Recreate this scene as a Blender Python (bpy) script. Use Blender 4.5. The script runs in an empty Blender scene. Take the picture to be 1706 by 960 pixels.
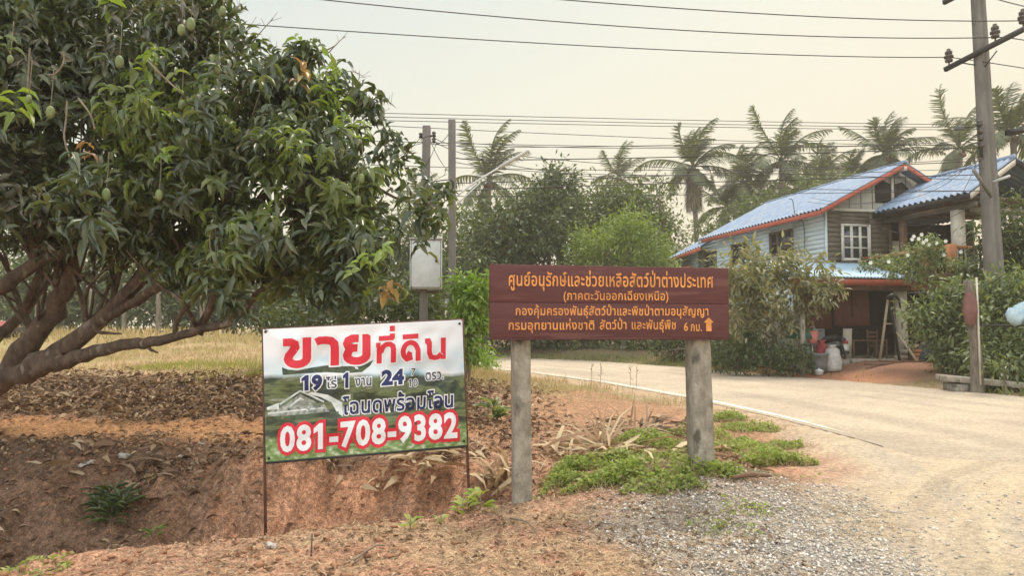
import bpy, bmesh, math, random
import numpy as np
from mathutils import Vector, Matrix

sc = bpy.context.scene
COL = sc.collection
R = math.radians
rng = np.random.default_rng(11)
random.seed(5)

# ------------------------------------------------------------------ camera, sky, sun, exposure
FPX, CX, CY, CAMH, PITCH = 1218.0, 853.0, 480.0, 1.5, R(3.2)
cam = bpy.data.cameras.new('camera')
cam.sensor_width = 36.0
cam.lens = 36.0 * FPX / 1706.0
cam.clip_start, cam.clip_end = 0.05, 3000
camo = bpy.data.objects.new('camera', cam)
camo.location = (0, 0, CAMH)
camo.rotation_euler = (R(90) + PITCH, 0, 0)
COL.objects.link(camo)
sc.camera = camo

SUN_EL, SUN_AZ = 64.0, 25.0           # azimuth from +Y towards +X
world = bpy.data.worlds.new('World')
sc.world = world
world.use_nodes = True
wn, wl = world.node_tree.nodes, world.node_tree.links
wn.clear()
w_out = wn.new('ShaderNodeOutputWorld')
w_bg = wn.new('ShaderNodeBackground')
sky = wn.new('ShaderNodeTexSky')
sky.sky_type = 'NISHITA'
sky.sun_disc = False
sky.sun_elevation = R(SUN_EL)
sky.sun_rotation = R(SUN_AZ)
sky.dust_density = 8.0
sky.air_density = 1.0
sky.ozone_density = 1.0
w_tc = wn.new('ShaderNodeTexCoord')
w_sep = wn.new('ShaderNodeSeparateXYZ')
w_ramp = wn.new('ShaderNodeValToRGB')
w_mix = wn.new('ShaderNodeMixRGB')
w_mix.inputs[0].default_value = 0.88
wl.new(w_tc.outputs['Generated'], w_sep.inputs[0])
w_ma = wn.new('ShaderNodeMath'); w_ma.operation = 'MULTIPLY_ADD'
w_ma.inputs[1].default_value = -0.28
wl.new(w_sep.outputs['X'], w_ma.inputs[0]); wl.new(w_sep.outputs['Z'], w_ma.inputs[2])
wl.new(w_ma.outputs[0], w_ramp.inputs[0])
cr = w_ramp.color_ramp
SKY = [(0.0, (6.7, 5.8, 4.2)), (0.13, (6.7, 6.1, 4.7)), (0.3, (6.3, 6.2, 5.15)), (0.5, (5.2, 5.65, 5.4)), (0.8, (8.2, 8.3, 8.0))]
cr.elements[0].position = 0.0; cr.elements[1].position = 0.8
for p, c in SKY[1:-1]:
    cr.elements.new(p)
for e, (p, c) in zip(cr.elements, SKY):
    e.color = (c[0] / 10, c[1] / 10, c[2] / 10, 1)
w_mul = wn.new('ShaderNodeVectorMath'); w_mul.operation = 'SCALE'; w_mul.inputs['Scale'].default_value = 10.0
wl.new(w_ramp.outputs[0], w_mul.inputs[0])
wl.new(sky.outputs[0], w_mix.inputs[1]); wl.new(w_mul.outputs[0], w_mix.inputs[2])
# added fill: unseen sky behind the camera made brighter and cooler
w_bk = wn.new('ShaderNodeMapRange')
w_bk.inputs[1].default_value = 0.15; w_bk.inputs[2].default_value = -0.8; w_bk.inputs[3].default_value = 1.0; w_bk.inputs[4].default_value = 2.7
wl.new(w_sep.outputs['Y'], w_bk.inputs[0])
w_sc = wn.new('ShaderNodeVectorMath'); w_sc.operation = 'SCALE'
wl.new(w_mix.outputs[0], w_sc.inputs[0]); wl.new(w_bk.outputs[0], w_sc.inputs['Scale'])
w_bt = wn.new('ShaderNodeMapRange'); w_bt.inputs[1].default_value = 0.15; w_bt.inputs[2].default_value = -0.6
wl.new(w_sep.outputs['Y'], w_bt.inputs[0])
w_tint = wn.new('ShaderNodeMixRGB'); w_tint.blend_type = 'MULTIPLY'; w_tint.inputs[2].default_value = (.96, 1.0, 1.09, 1)
wl.new(w_bt.outputs[0], w_tint.inputs[0]); wl.new(w_sc.outputs[0], w_tint.inputs[1])
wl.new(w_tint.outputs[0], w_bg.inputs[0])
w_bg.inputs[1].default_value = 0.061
wl.new(w_bg.outputs[0], w_out.inputs[0])

sun = bpy.data.lights.new('sun', 'SUN')
sun.energy = 1.5
sun.angle = R(14)
sun.color = (1.0, 0.91, 0.78)
suno = bpy.data.objects.new('sun', sun)
COL.objects.link(suno)
sd = Vector((math.cos(R(SUN_EL)) * math.sin(R(SUN_AZ)), math.cos(R(SUN_EL)) * math.cos(R(SUN_AZ)), math.sin(R(SUN_EL))))
suno.rotation_euler = sd.to_track_quat('Z', 'Y').to_euler()
suno.location = (0, 0, 40)

vs = sc.view_settings
vs.view_transform = 'Standard'
vs.look = 'None'
vs.gamma = 1
vs.use_curve_mapping = False
vs.exposure = 1.25
sc.cycles.max_bounces = 6
sc.cycles.diffuse_bounces = 3
sc.cycles.glossy_bounces = 2
sc.cycles.transmission_bounces = 4
sc.cycles.transparent_max_bounces = 6
sc.cycles.volume_bounces = 1
HAZE = 0.0012
sc.cycles.use_denoising = True

# ------------------------------------------------------------------ helpers
def at(px, py, Y):
    """world point seen at photo pixel (px, py) at world distance Y"""
    cx, cy = (px - CX) / FPX, -(py - CY) / FPX
    d = Vector((cx, math.cos(PITCH) - cy * math.sin(PITCH), math.sin(PITCH) + cy * math.cos(PITCH)))
    t = Y / d.y
    return Vector((d.x * t, Y, CAMH + d.z * t))

def sstep(a, b, x):
    t = np.clip((x - a) / (b - a), 0, 1)
    return t * t * (3 - 2 * t)

_tab = np.random.default_rng(3).random(65536)
def vnoise(x, y, seed=0):
    x = np.asarray(x, float) + 1000; y = np.asarray(y, float) + 1000
    xi = np.floor(x).astype(np.int64); yi = np.floor(y).astype(np.int64)
    fx, fy = x - xi, y - yi
    fx, fy = fx * fx * (3 - 2 * fx), fy * fy * (3 - 2 * fy)
    h = lambda a, b: _tab[((a * 7349 + b * 9151 + seed * 3571) ^ (a * b)) & 65535]
    return (h(xi, yi) * (1 - fx) + h(xi + 1, yi) * fx) * (1 - fy) + (h(xi, yi + 1) * (1 - fx) + h(xi + 1, yi + 1) * fx) * fy

def fbm(x, y, seed=0, oct=4):
    s, a, f = 0, 0.5, 1.0
    for k in range(oct):
        s = s + a * vnoise(np.asarray(x) * f, np.asarray(y) * f, seed + k)
        a *= .5; f *= 2.03
    return s / (1 - .5 ** oct)

NEAR = np.array([(-50, 6), (0, 5.2), (10, 4.65), (12.4, 4.4), (15.6, 3.8), (20.5, 2.4), (24.7, .65), (29.5, -2), (33.5, -7), (36, -14), (39, -40), (41, -80)])
FAR = np.array([(-50, 13), (10, 12.2), (16, 11.2), (22.8, 8.7), (29, 6.3), (34, 3.6), (36.8, .6), (39, -5), (41, -14), (44, -40), (46, -80)])
xnear = lambda y: np.interp(y, NEAR[:, 0], NEAR[:, 1])
xfar = lambda y: np.interp(y, FAR[:, 0], FAR[:, 1])

def lip(x):
    return np.where(x > -3.3, 6.05 + .45 * x, 4.565 + .2 * (x + 3.3))
def bank_foot(x):
    return 7.5 + np.where(x < -2, (x + 2) * .3, 0) + .12 * np.sin(x * 2.1) + .07 * np.sin(x * 5.3)
def bank_top(x):
    return 8.2 + np.where(x < -2.6, -(x + 2.6) * .12, 0) + .14 * np.sin(x * 3.1 + 1)

def H(x, y):
    x = np.asarray(x, float); y = np.asarray(y, float)
    zf = np.interp(y, [-50, 8.3, 11, 14, 20, 32, 45, 100, 600], [0, .03, .22, .44, .65, 1.2, 1.5, 1.7, 2.2])
    q = xnear(y) - x
    zl = zf * sstep(1.0, 6.0, q)
    s = x - xfar(y)
    zr = .46 * sstep(.2, 4.0, s) * sstep(8, 18, y)
    z = np.where(q > 0, zl, np.where(s > 0, zr, 0.0))
    off = sstep(0, .6, q) + sstep(.1, .7, s)                 # 0 on the road, 1 off it
    z = z + off * (fbm(x * .9, y * .9, 5) - .5) * .14 * sstep(0, 3, np.abs(y))
    z = z + off * (fbm(x * 5, y * 5, 9, 3) - .5) * .05 * sstep(-1, 2.5, 3.2 - x)
    # crumbly surface away from the wheel tracks
    rough = off * sstep(2.6, .8, x + .0 * y) * sstep(22, 9, y)
    z = z + rough * ((vnoise(x * 11, y * 11, 35) - .5) * .035 + np.abs(vnoise(x * 6.3, y * 6.3, 36) - .5) * .06)
    z = z + np.where(q > 0, .015 * sstep(.7, .05, q), 0)
    # mound with the sign posts
    z = z + .25 * np.exp(-((x - 1.7) / 1.0) ** 2 - ((y - 6.65) / .75) ** 2)
    # ditch
    m = sstep(.75, -1.1, x)
    yl, yb, yt = lip(x), bank_foot(x), bank_top(x)
    down = sstep(yl, yl + .95, y)
    t = np.clip((y - yb) / (yt - yb), 0, 1)
    up = np.where(x < -2.6, t, t ** .85)
    dep = -.86 * down * (1 - up)
    z = z + m * dep
    onb = m * sstep(yb - .3, yb + .1, y) * sstep(yt + .7, yt, y)
    z = z + onb * ((fbm(x * 3.2, y * 2.5, 21, 4) - .5) * .34 + (vnoise(x * 8, y * 1.5, 31) - .5) * .10 - np.abs(vnoise(x * 5, y * 4, 32) - .5) * .16 + (vnoise(x * 17, y * 14, 33) - .5) * .05)
    return z

def hz(x, y):
    return float(H(np.array([x]), np.array([y]))[0])

def ground_at(px, py, lo=2.5, hi=80):
    """where the view ray of a photo pixel meets the terrain"""
    Y = np.geomspace(lo, hi, 1500)
    a = at(px, py, 1.0) - Vector((0, 0, CAMH))
    gz = H(a.x * Y, Y); rz = CAMH + a.z * Y
    k = int(np.argmax(rz <= gz)) if (rz <= gz).any() else len(Y) - 1
    return Vector((a.x * Y[k], Y[k], float(gz[k])))

ORI = {}
def origin(o):
    return ORI.get(o.name, Vector((0, 0, 0))) if o else Vector((0, 0, 0))

def tag(o, label=None, cat=None, group=None, kind=None):
    if label: o['label'] = label
    if cat: o['category'] = cat
    if group: o['group'] = group
    if kind: o['kind'] = kind
    return o

def empty(name, loc, label=None, cat=None, group=None):
    o = bpy.data.objects.new(name, None)
    COL.objects.link(o)
    o.location = loc
    o.empty_display_size = .2
    ORI[o.name] = Vector(loc)
    return tag(o, label, cat, group)

def np_obj(name, V, F, mat, parent=None, smooth=False, base=None, uv=None, cols=None):
    """V (n,3) world coordinates; F list of index arrays (k,3)/(k,4)/ragged lists"""
    V = np.asarray(V, float)
    og = origin(parent) if parent else (Vector(base) if base is not None else Vector((0, 0, 0)))
    me = bpy.data.meshes.new(name)
    F = [f for f in F if len(f)]
    loops, starts, tot, n = [], [], [], 0
    for f in F:
        if isinstance(f, np.ndarray) and f.ndim == 2:
            k = f.shape[1]
            loops.append(f.ravel()); starts.append(n + np.arange(len(f)) * k); tot.append(np.full(len(f), k)); n += f.size
        else:
            f = list(f); loops.append(np.array(f)); starts.append(np.array([n])); tot.append(np.array([len(f)])); n += len(f)
    loops, starts, tot = np.concatenate(loops), np.concatenate(starts), np.concatenate(tot)
    me.vertices.add(len(V)); me.loops.add(len(loops)); me.polygons.add(len(starts))
    me.vertices.foreach_set('co', (V - np.array(og)).astype(np.float32).ravel())
    me.loops.foreach_set('vertex_index', loops.astype(np.int32))
    me.polygons.foreach_set('loop_start', starts.astype(np.int32))
    me.polygons.foreach_set('loop_total', tot.astype(np.int32))
    if smooth: me.polygons.foreach_set('use_smooth', np.ones(len(starts), bool))
    me.update(calc_edges=True)
    if uv is not None:
        l = me.uv_layers.new(name='UVMap')
        l.data.foreach_set('uv', np.asarray(uv, np.float32)[loops].ravel())
    if cols is not None:
        a = me.color_attributes.new('Col', 'FLOAT_COLOR', 'POINT')
        c = np.ones((len(V), 4), np.float32); c[:, :cols.shape[1]] = cols
        a.data.foreach_set('color', c.ravel())
    me.validate()
    if mat: me.materials.append(mat)
    o = bpy.data.objects.new(name, me)
    COL.objects.link(o)
    if parent:
        o.parent = parent
    elif base is not None:
        o.location = og
    ORI[o.name] = og
    return o

class MB:
    def __init__(s): s.v, s.f = [], []
    def add(s, vs, fs):
        n = len(s.v); s.v += [tuple(v) for v in vs]; s.f += [[i + n for i in f] for f in fs]; return s
    def box(s, c, d, M=None):
        x, y, z = d[0] / 2, d[1] / 2, d[2] / 2
        vs = [Vector((i * x, j * y, k * z)) for i in (-1, 1) for j in (-1, 1) for k in (-1, 1)]
        vs = [(M @ v if M else v) + Vector(c) for v in vs]
        return s.add(vs, [(0, 1, 3, 2), (4, 6, 7, 5), (0, 4, 5, 1), (2, 3, 7, 6), (0, 2, 6, 4), (1, 5, 7, 3)])
    def bar(s, a, b, w, h=None, up=(0, 0, 1)):
        a, b = Vector(a), Vector(b); d = (b - a); L = d.length; d.normalize()
        up = Vector(up)
        if abs(d.dot(up)) > .98: up = Vector((0, 1, 0))
        x = d.cross(up).normalized(); z = x.cross(d)
        M = Matrix((x, d, z)).transposed()
        return s.box((a + b) / 2, (w, L, h or w), M)
    def tube(s, pts, rad, n=8, cap=True):
        pts = [Vector(p) for p in pts]
        if not hasattr(rad, '__len__'): rad = [rad] * len(pts)
        t0 = (pts[1] - pts[0]).normalized()
        x = t0.orthogonal().normalized()
        base = len(s.v)
        for i, p in enumerate(pts):
            t = (pts[min(i + 1, len(pts) - 1)] - pts[max(i - 1, 0)]).normalized()
            x = (x - t * x.dot(t)).normalized(); y = t.cross(x)
            for k in range(n):
                a = 2 * math.pi * k / n
                s.v.append(tuple(p + (x * math.cos(a) + y * math.sin(a)) * rad[i]))
        for i in range(len(pts) - 1):
            for k in range(n):
                a, b = base + i * n + k, base + i * n + (k + 1) % n
                s.f.append([a, b, b + n, a + n])
        if cap:
            s.f.append([base + k for k in range(n)][::-1]); s.f.append([base + (len(pts) - 1) * n + k for k in range(n)])
        return s
    def lathe(s, c, prof, n=14, sx=1, sy=1):
        c = Vector(c); base = len(s.v)
        for r, z in prof:
            for k in range(n):
                a = 2 * math.pi * k / n
                s.v.append((c.x + r * math.cos(a) * sx, c.y + r * math.sin(a) * sy, c.z + z))
        for i in range(len(prof) - 1):
            for k in range(n):
                a, b = base + i * n + k, base + i * n + (k + 1) % n
                s.f.append([a, b, b + n, a + n])
        s.f.append([base + k for k in range(n)][::-1]); s.f.append([base + (len(prof) - 1) * n + k for k in range(n)])
        return s
    def prism(s, poly, ext):
        """poly: list of 3-D points, ext: extrusion vector"""
        n = len(poly); e = Vector(ext); p = [Vector(q) for q in poly]
        return s.add(p + [q + e for q in p], [list(range(n))[::-1], list(range(n, 2 * n))] + [(i, (i + 1) % n, (i + 1) % n + n, i + n) for i in range(n)])
    def build(s, name, mat, parent=None, smooth=False, base=None, bevel=0):
        o = np_obj(name, np.array(s.v), [f for f in s.f], mat, parent, smooth, base)
        if bevel:
            m = o.modifiers.new('bevel', 'BEVEL'); m.width = bevel; m.segments = 2; m.limit_method = 'ANGLE'
        return o

def smooth_path(pts, rad, k=4):
    """Catmull-Rom through points"""
    P = [Vector(p) for p in pts]; out, ro = [], []
    for i in range(len(P) - 1):
        p0, p1, p2, p3 = P[max(i - 1, 0)], P[i], P[i + 1], P[min(i + 2, len(P) - 1)]
        for j in range(k):
            t = j / k
            out.append(.5 * ((2 * p1) + (p2 - p0) * t + (2 * p0 - 5 * p1 + 4 * p2 - p3) * t * t + (3 * p1 - p0 - 3 * p2 + p3) * t ** 3))
            ro.append(rad[i] * (1 - t) + rad[i + 1] * t)
    out.append(P[-1]); ro.append(rad[-1])
    return out, ro

def copy_tree(o, parent=None):
    c = o.copy(); COL.objects.link(c)
    if parent: c.parent = parent
    for ch in list(o.children): copy_tree(ch, c)
    return c

# ------------------------------------------------------------------ materials
def new_mat(name):
    m = bpy.data.materials.new(name); m.use_nodes = True
    nt = m.node_tree
    return m, nt.nodes, nt.links, nt.nodes['Principled BSDF']

def mat(name, c1, c2=None, scale=6, rough=.8, bump=0, bscale=None, metal=0, stretch=(1, 1, 1), spots=None, spec=.3, contrast=(.35, .65)):
    m, n, l, p = new_mat(name)
    p.inputs['Roughness'].default_value = rough
    p.inputs['Metallic'].default_value = metal
    p.inputs['Specular IOR Level'].default_value = spec
    tc = n.new('ShaderNodeTexCoord'); mp = n.new('ShaderNodeMapping')
    mp.inputs['Scale'].default_value = stretch
    l.new(tc.outputs['Object'], mp.inputs[0])
    c2 = c2 or tuple(x * .72 for x in c1)
    tx = n.new('ShaderNodeTexNoise'); tx.inputs['Scale'].default_value = scale; tx.inputs['Detail'].default_value = 7; tx.inputs['Roughness'].default_value = .65
    l.new(mp.outputs[0], tx.inputs[0])
    r = n.new('ShaderNodeValToRGB')
    r.color_ramp.elements[0].position, r.color_ramp.elements[1].position = contrast
    r.color_ramp.elements[0].color = (*c1, 1); r.color_ramp.elements[1].color = (*c2, 1)
    l.new(tx.outputs[0], r.inputs[0])
    out = r.outputs[0]
    if spots:
        t2 = n.new('ShaderNodeTexNoise'); t2.inputs['Scale'].default_value = spots[1]; t2.inputs['Detail'].default_value = 5
        l.new(mp.outputs[0], t2.inputs[0])
        r2 = n.new('ShaderNodeValToRGB'); r2.color_ramp.elements[0].position = spots[2]; r2.color_ramp.elements[1].position = spots[2] + .08
        l.new(t2.outputs[0], r2.inputs[0])
        mx = n.new('ShaderNodeMixRGB'); mx.inputs[2].default_value = (*spots[0], 1)
        l.new(r2.outputs[0], mx.inputs[0]); l.new(out, mx.inputs[1]); out = mx.outputs[0]
    l.new(out, p.inputs['Base Color'])
    if bump:
        b = n.new('ShaderNodeBump'); b.inputs['Strength'].default_value = bump; b.inputs['Distance'].default_value = .02
        t3 = n.new('ShaderNodeTexNoise'); t3.inputs['Scale'].default_value = bscale or scale * 4; t3.inputs['Detail'].default_value = 6
        l.new(mp.outputs[0], t3.inputs[0]); l.new(t3.outputs[0], b.inputs['Height']); l.new(b.outputs[0], p.inputs['Normal'])
    return m

def leafmat(name, cols, trans=.32, rough=.42, spec=.45, tint=(1.5, 1.6, .5)):
    m, n, l, p = new_mat(name)
    g = n.new('ShaderNodeNewGeometry'); r = n.new('ShaderNodeValToRGB')
    e = r.color_ramp.elements
    for i in range(len(cols) - 2): e.new(.5)
    for i, c in enumerate(cols):
        e[i].position = i / (len(cols) - 1); e[i].color = (*c, 1)
    l.new(g.outputs['Random Per Island'], r.inputs[0])
    l.new(r.outputs[0], p.inputs['Base Color'])
    p.inputs['Roughness'].default_value = rough
    p.inputs['Specular IOR Level'].default_value = spec
    t = n.new('ShaderNodeBsdfTranslucent')
    mu = n.new('ShaderNodeMixRGB'); mu.blend_type = 'MULTIPLY'; mu.inputs[0].default_value = 1; mu.inputs[2].default_value = (*tint, 1)
    l.new(r.outputs[0], mu.inputs[1]); l.new(mu.outputs[0], t.inputs[0])
    mx = n.new('ShaderNodeMixShader'); mx.inputs[0].default_value = trans
    l.new(p.outputs[0], mx.inputs[1]); l.new(t.outputs[0], mx.inputs[2])
    l.new(mx.outputs[0], n['Material Output'].inputs[0])
    return m

def groundmat(name):
    m, n, l, p = new_mat(name)
    p.inputs['Roughness'].default_value = .95; p.inputs['Specular IOR Level'].default_value = .1
    a = n.new('ShaderNodeAttribute'); a.attribute_name = 'Col'
    tc = n.new('ShaderNodeTexCoord')
    out = a.outputs['Color']
    for sc_, lo, hi, c0, c1 in ((19, .34, .66, .6, 1.28), (70, .34, .66, .55, 1.4), (170, .34, .66, .7, 1.3), (2.6, .3, .7, .84, 1.14)):
        t = n.new('ShaderNodeTexNoise'); t.inputs['Scale'].default_value = sc_; t.inputs['Detail'].default_value = 5
        l.new(tc.outputs['Object'], t.inputs[0])
        r = n.new('ShaderNodeMapRange'); r.inputs[1].default_value = lo; r.inputs[2].default_value = hi; r.inputs[3].default_value = c0; r.inputs[4].default_value = c1
        l.new(t.outputs[0], r.inputs[0])
        r.clamp = True
        am = n.new('ShaderNodeMath'); am.operation = 'SUBTRACT'; am.inputs[1].default_value = 1
        an = n.new('ShaderNodeMath'); an.operation = 'MULTIPLY_ADD'; an.inputs[2].default_value = 1
        l.new(r.outputs[0], am.inputs[0]); l.new(am.outputs[0], an.inputs[0]); l.new(a.outputs['Alpha'], an.inputs[1])
        v = n.new('ShaderNodeVectorMath'); v.operation = 'SCALE'
        l.new(out, v.inputs[0]); l.new(an.outputs[0], v.inputs['Scale']); out = v.outputs[0]
    l.new(out, p.inputs['Base Color'])
    b = n.new('ShaderNodeBump'); b.inputs['Strength'].default_value = .8; b.inputs['Distance'].default_value = .035
    t = n.new('ShaderNodeTexNoise'); t.inputs['Scale'].default_value = 45; t.inputs['Detail'].default_value = 6; t.inputs['Roughness'].default_value = .7
    l.new(tc.outputs['Object'], t.inputs[0]); l.new(t.outputs[0], b.inputs['Height']); l.new(b.outputs[0], p.inputs['Normal'])
    return m

MT = {}
MT['ground'] = groundmat('ground_soil')
MT['concrete'] = mat('weathered_concrete', (.36, .32, .26), (.19, .165, .13), 11, .95, .7, 70, stretch=(1, 1, .6), spots=((.1, .088, .07), 5, .6))
MT['pole'] = mat('pole_concrete', (.2, .18, .165), (.12, .11, .1), 3, .9, .3, 40, stretch=(1, 1, .25), spots=((.12, .11, .1), 6, .64))
MT['bark'] = mat('mango_bark', (.15, .108, .08), (.06, .043, .033), 9, .95, 1.0, 26, stretch=(1, 1, .5), spots=((.22, .18, .145), 7, .6))
MT['trunk'] = mat('pale_trunk', (.22, .185, .145), (.09, .072, .055), 9, .9, .5, 20, stretch=(1, 1, .3))
MT['palmtrunk'] = mat('palm_trunk', (.22, .19, .16), (.12, .1, .085), 5, .9, .6, 12, stretch=(.3, .3, 3))
MT['signwood'] = mat('brown_painted_boards', (.105, .037, .036), (.083, .029, .029), 5, .66, .2, 30, stretch=(.4, 1, 4), spec=.25, spots=((.135, .056, .05), 3.0, .6))
MT['orange'] = mat('orange_paint', (.72, .3, .075), (.52, .2, .055), 9, .6)
MT['rust'] = mat('rusty_steel', (.13, .055, .035), (.07, .035, .025), 20, .8, .3)
MT['darksteel'] = mat('dark_steel', (.045, .043, .042), (.03, .03, .03), 12, .6)
MT['wire'] = mat('black_cable', (.03, .03, .03), (.05, .05, .05), 2, .6)
MT['whitemetal'] = mat('pale_painted_metal', (.62, .63, .62), (.5, .51, .5), 3, .5, spots=((.4, .37, .33), 4, .68))
MT['insul'] = mat('brown_porcelain', (.06, .04, .035), (.04, .03, .025), 10, .35, spec=.5)
MT['mango'] = mat('mango_skin', (.12, .16, .065), (.18, .2, .085), 14, .6, spec=.3)
MT['mangoleaf'] = leafmat('mango_leaf', [(.035, .05, .03), (.06, .08, .045), (.088, .112, .056), (.07, .088, .055), (.115, .14, .065), (.16, .175, .105)], .3, .36, .65)
MT['mangodusty'] = leafmat('dusty_mango_leaf', [(.07, .072, .05), (.12, .122, .085), (.18, .172, .125), (.1, .105, .072), (.24, .22, .165)], .24, .42, .6)
MT['freshbacklit'] = leafmat('backlit_fresh_mango_leaf', [(.095, .13, .05), (.15, .19, .065), (.21, .24, .09), (.12, .155, .06)], .42, .38, .55)  # fresh leaves for the crown's right side, backlight put into the colour
MT['youngleaf'] = leafmat('young_mango_leaf', [(.17, .24, .06), (.25, .31, .08), (.14, .21, .06)], .4)
MT['coppleaf'] = leafmat('copper_mango_leaf', [(.36, .2, .09), (.42, .3, .11), (.28, .15, .08)], .35, tint=(1.3, 1.2, .8))
MT['dryleaf'] = leafmat('dry_leaf', [(.1, .065, .045), (.2, .13, .085), (.36, .26, .17), (.15, .085, .05), (.07, .045, .035), (.26, .17, .1), (.46, .36, .25)], .12, .8, .15, (1.2, 1, .7))
MT['straw'] = leafmat('dead_straw_leaf', [(.42, .32, .19), (.55, .44, .29), (.32, .22, .12), (.24, .14, .08)], .15, .75, .2, (1.2, 1, .7))
MT['drygrass'] = leafmat('dry_grass', [(.44, .33, .17), (.55, .43, .25), (.36, .27, .13), (.28, .26, .1), (.4, .29, .16), (.5, .38, .22)], .3, .8, .15, (1.1, 1.1, .7))
MT['weed'] = leafmat('fresh_weed', [(.15, .2, .05), (.24, .3, .08), (.32, .36, .11), (.18, .24, .065), (.4, .38, .18)], .35, .7, .2)
MT['brightleaf'] = leafmat('bright_shrub_leaf', [(.1, .17, .035), (.17, .26, .05), (.24, .33, .07)], .4)
MT['treeleaf'] = leafmat('dark_tree_leaf', [(.045, .062, .03), (.065, .087, .04), (.085, .11, .045), (.11, .13, .06)], .3, .5, .35)
MT['midleaf'] = leafmat('mid_tree_leaf', [(.07, .09, .035), (.1, .125, .045), (.13, .155, .06)], .32, .5, .35)
MT['limeleaf'] = leafmat('lime_tree_leaf', [(.12, .16, .04), (.17, .22, .055), (.22, .27, .075), (.1, .14, .045)], .38, .5, .3)
MT['olive'] = leafmat('olive_bush_leaf', [(.12, .125, .065), (.19, .185, .1), (.27, .23, .13), (.13, .15, .075), (.33, .28, .17), (.1, .12, .055)], .3, .5, .35)
MT['bush'] = leafmat('garden_bush_leaf', [(.08, .105, .05), (.12, .155, .065), (.19, .225, .1), (.26, .29, .15)], .32, .45, .4)
MT['palmleaf'] = leafmat('palm_leaf', [(.075, .085, .045), (.1, .115, .06), (.14, .145, .075)], .25, .5, .4)
MT['deadfrond'] = leafmat('dead_palm_frond', [(.16, .125, .09), (.22, .175, .12), (.11, .085, .06)], .1, .8, .2, (1.2, 1, .8))
MT['petal'] = mat('white_petal', (.75, .74, .68), (.65, .66, .6), 10, .6)
MT['roofblue'] = mat('blue_roof_sheet', (.165, .225, .33), (.235, .295, .385), 2.2, .7, spots=((.3, .32, .35), 3.4, .56), spec=.2)
MT['roofpale'] = mat('pale_blue_roof_sheet', (.24, .37, .48), (.36, .45, .53), 2, .6, spots=((.4, .38, .35), 3, .66), spec=.4)
MT['roofred'] = mat('red_roof_tile', (.35, .07, .045), (.24, .06, .045), 4, .7)
MT['redtrim'] = mat('red_orange_trim', (.42, .1, .06), (.32, .085, .06), 3, .7)
MT['bluewall'] = mat('pale_blue_boards', (.52, .59, .62), (.4, .47, .51), 3, .75, .1, 20, stretch=(1, .3, 3))
MT['oldwood'] = mat('old_wood_boards', (.17, .135, .105), (.085, .066, .052), 3.5, .9, .35, 20, stretch=(.6, .6, 5))
MT['gablewall'] = mat('pale_gable_panel', (.42, .41, .36), (.34, .33, .3), 2.5, .8)
MT['redwood'] = mat('red_brown_panel', (.2, .075, .06), (.13, .055, .045), 3, .75, .2, 20, stretch=(4, 4, .4))
MT['cream'] = mat('cream_paint', (.55, .5, .42), (.42, .38, .32), 3, .8, .1)
MT['whitewood'] = mat('white_window_wood', (.6, .57, .5), (.48, .45, .4), 6, .7)
MT['glass'] = mat('dark_window_glass', (.02, .024, .03), (.04, .045, .05), 2, .15, spec=.5)
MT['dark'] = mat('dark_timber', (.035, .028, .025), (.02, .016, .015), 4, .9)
MT['brownwood'] = mat('brown_timber', (.16, .085, .055), (.1, .055, .04), 5, .8, .2, 20)
MT['orangewood'] = mat('orange_painted_wood', (.42, .17, .07), (.34, .14, .06), 5, .75)
MT['greencloth'] = mat('green_canopy_cloth', (.04, .12, .075), (.03, .09, .06), 6, .8)
MT['pink'] = mat('pink_plastic', (.55, .2, .18), (.45, .16, .15), 6, .5)
MT['redcloth'] = mat('red_cloth', (.34, .05, .06), (.24, .04, .05), 8, .85)
MT['white'] = mat('white_plastic', (.66, .65, .62), (.52, .51, .49), 7, .5)
MT['greyplastic'] = mat('grey_plastic', (.17, .17, .17), (.12, .12, .12), 7, .6)
MT['black'] = mat('black_paint', (.015, .015, .017), (.025, .025, .025), 7, .35, spec=.5)
MT['navy'] = mat('dark_blue_tarp', (.035, .042, .08), (.025, .03, .055), 7, .8)
MT['palewood'] = mat('pale_plank', (.42, .34, .25), (.32, .26, .19), 5, .8, stretch=(3, 3, .5))
MT['stone'] = mat('white_stone', (.5, .47, .42), (.26, .23, .2), 22, .9, .4)
MT['bluewhite'] = mat('blue_white_plastic', (.45, .57, .62), (.3, .42, .5), 9, .4)
MT['redenamel'] = mat('dark_red_enamel', (.11, .04, .035), (.17, .07, .06), 7, .6, spec=.5)

def gravelmat():
    m, n, l, p = new_mat('gravel_stone')
    g = n.new('ShaderNodeNewGeometry'); r = n.new('ShaderNodeValToRGB')
    e = r.color_ramp.elements
    e[0].color = (.25, .225, .2, 1); e[1].color = (.7, .64, .56, 1); e[1].position = 1
    x = e.new(.6); x.color = (.44, .395, .345, 1)
    l.new(g.outputs['Random Per Island'], r.inputs[0]); l.new(r.outputs[0], p.inputs['Base Color'])
    p.inputs['Roughness'].default_value = .9
    return m
MT['gravel'] = gravelmat()

# ------------------------------------------------------------------ leaves
T8 = np.array([(0, 0, 0), (-.5, .3, .1), (0, .3, .03), (.5, .3, .1), (-.42, .66, .06), (0, .66, -.01), (.42, .66, .06), (0, 1, -.12)])
F8 = [np.array([(0, 2, 1), (0, 3, 2), (4, 5, 7), (5, 6, 7)]), np.array([(1, 2, 5, 4), (2, 3, 6, 5)])]
T4 = np.array([(0, 0, 0), (.5, .5, .06), (0, 1, -.05), (-.5, .5, .06)])
F4 = [np.array([(0, 1, 2, 3)])]
TB = np.array([(-.5, 0, 0), (.5, 0, 0), (.35, .55, .04), (-.35, .55, .04), (0, 1, -.08)])      # grass blade
FB = [np.array([(0, 1, 2, 3)]), np.array([(3, 2, 4)])]

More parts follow.
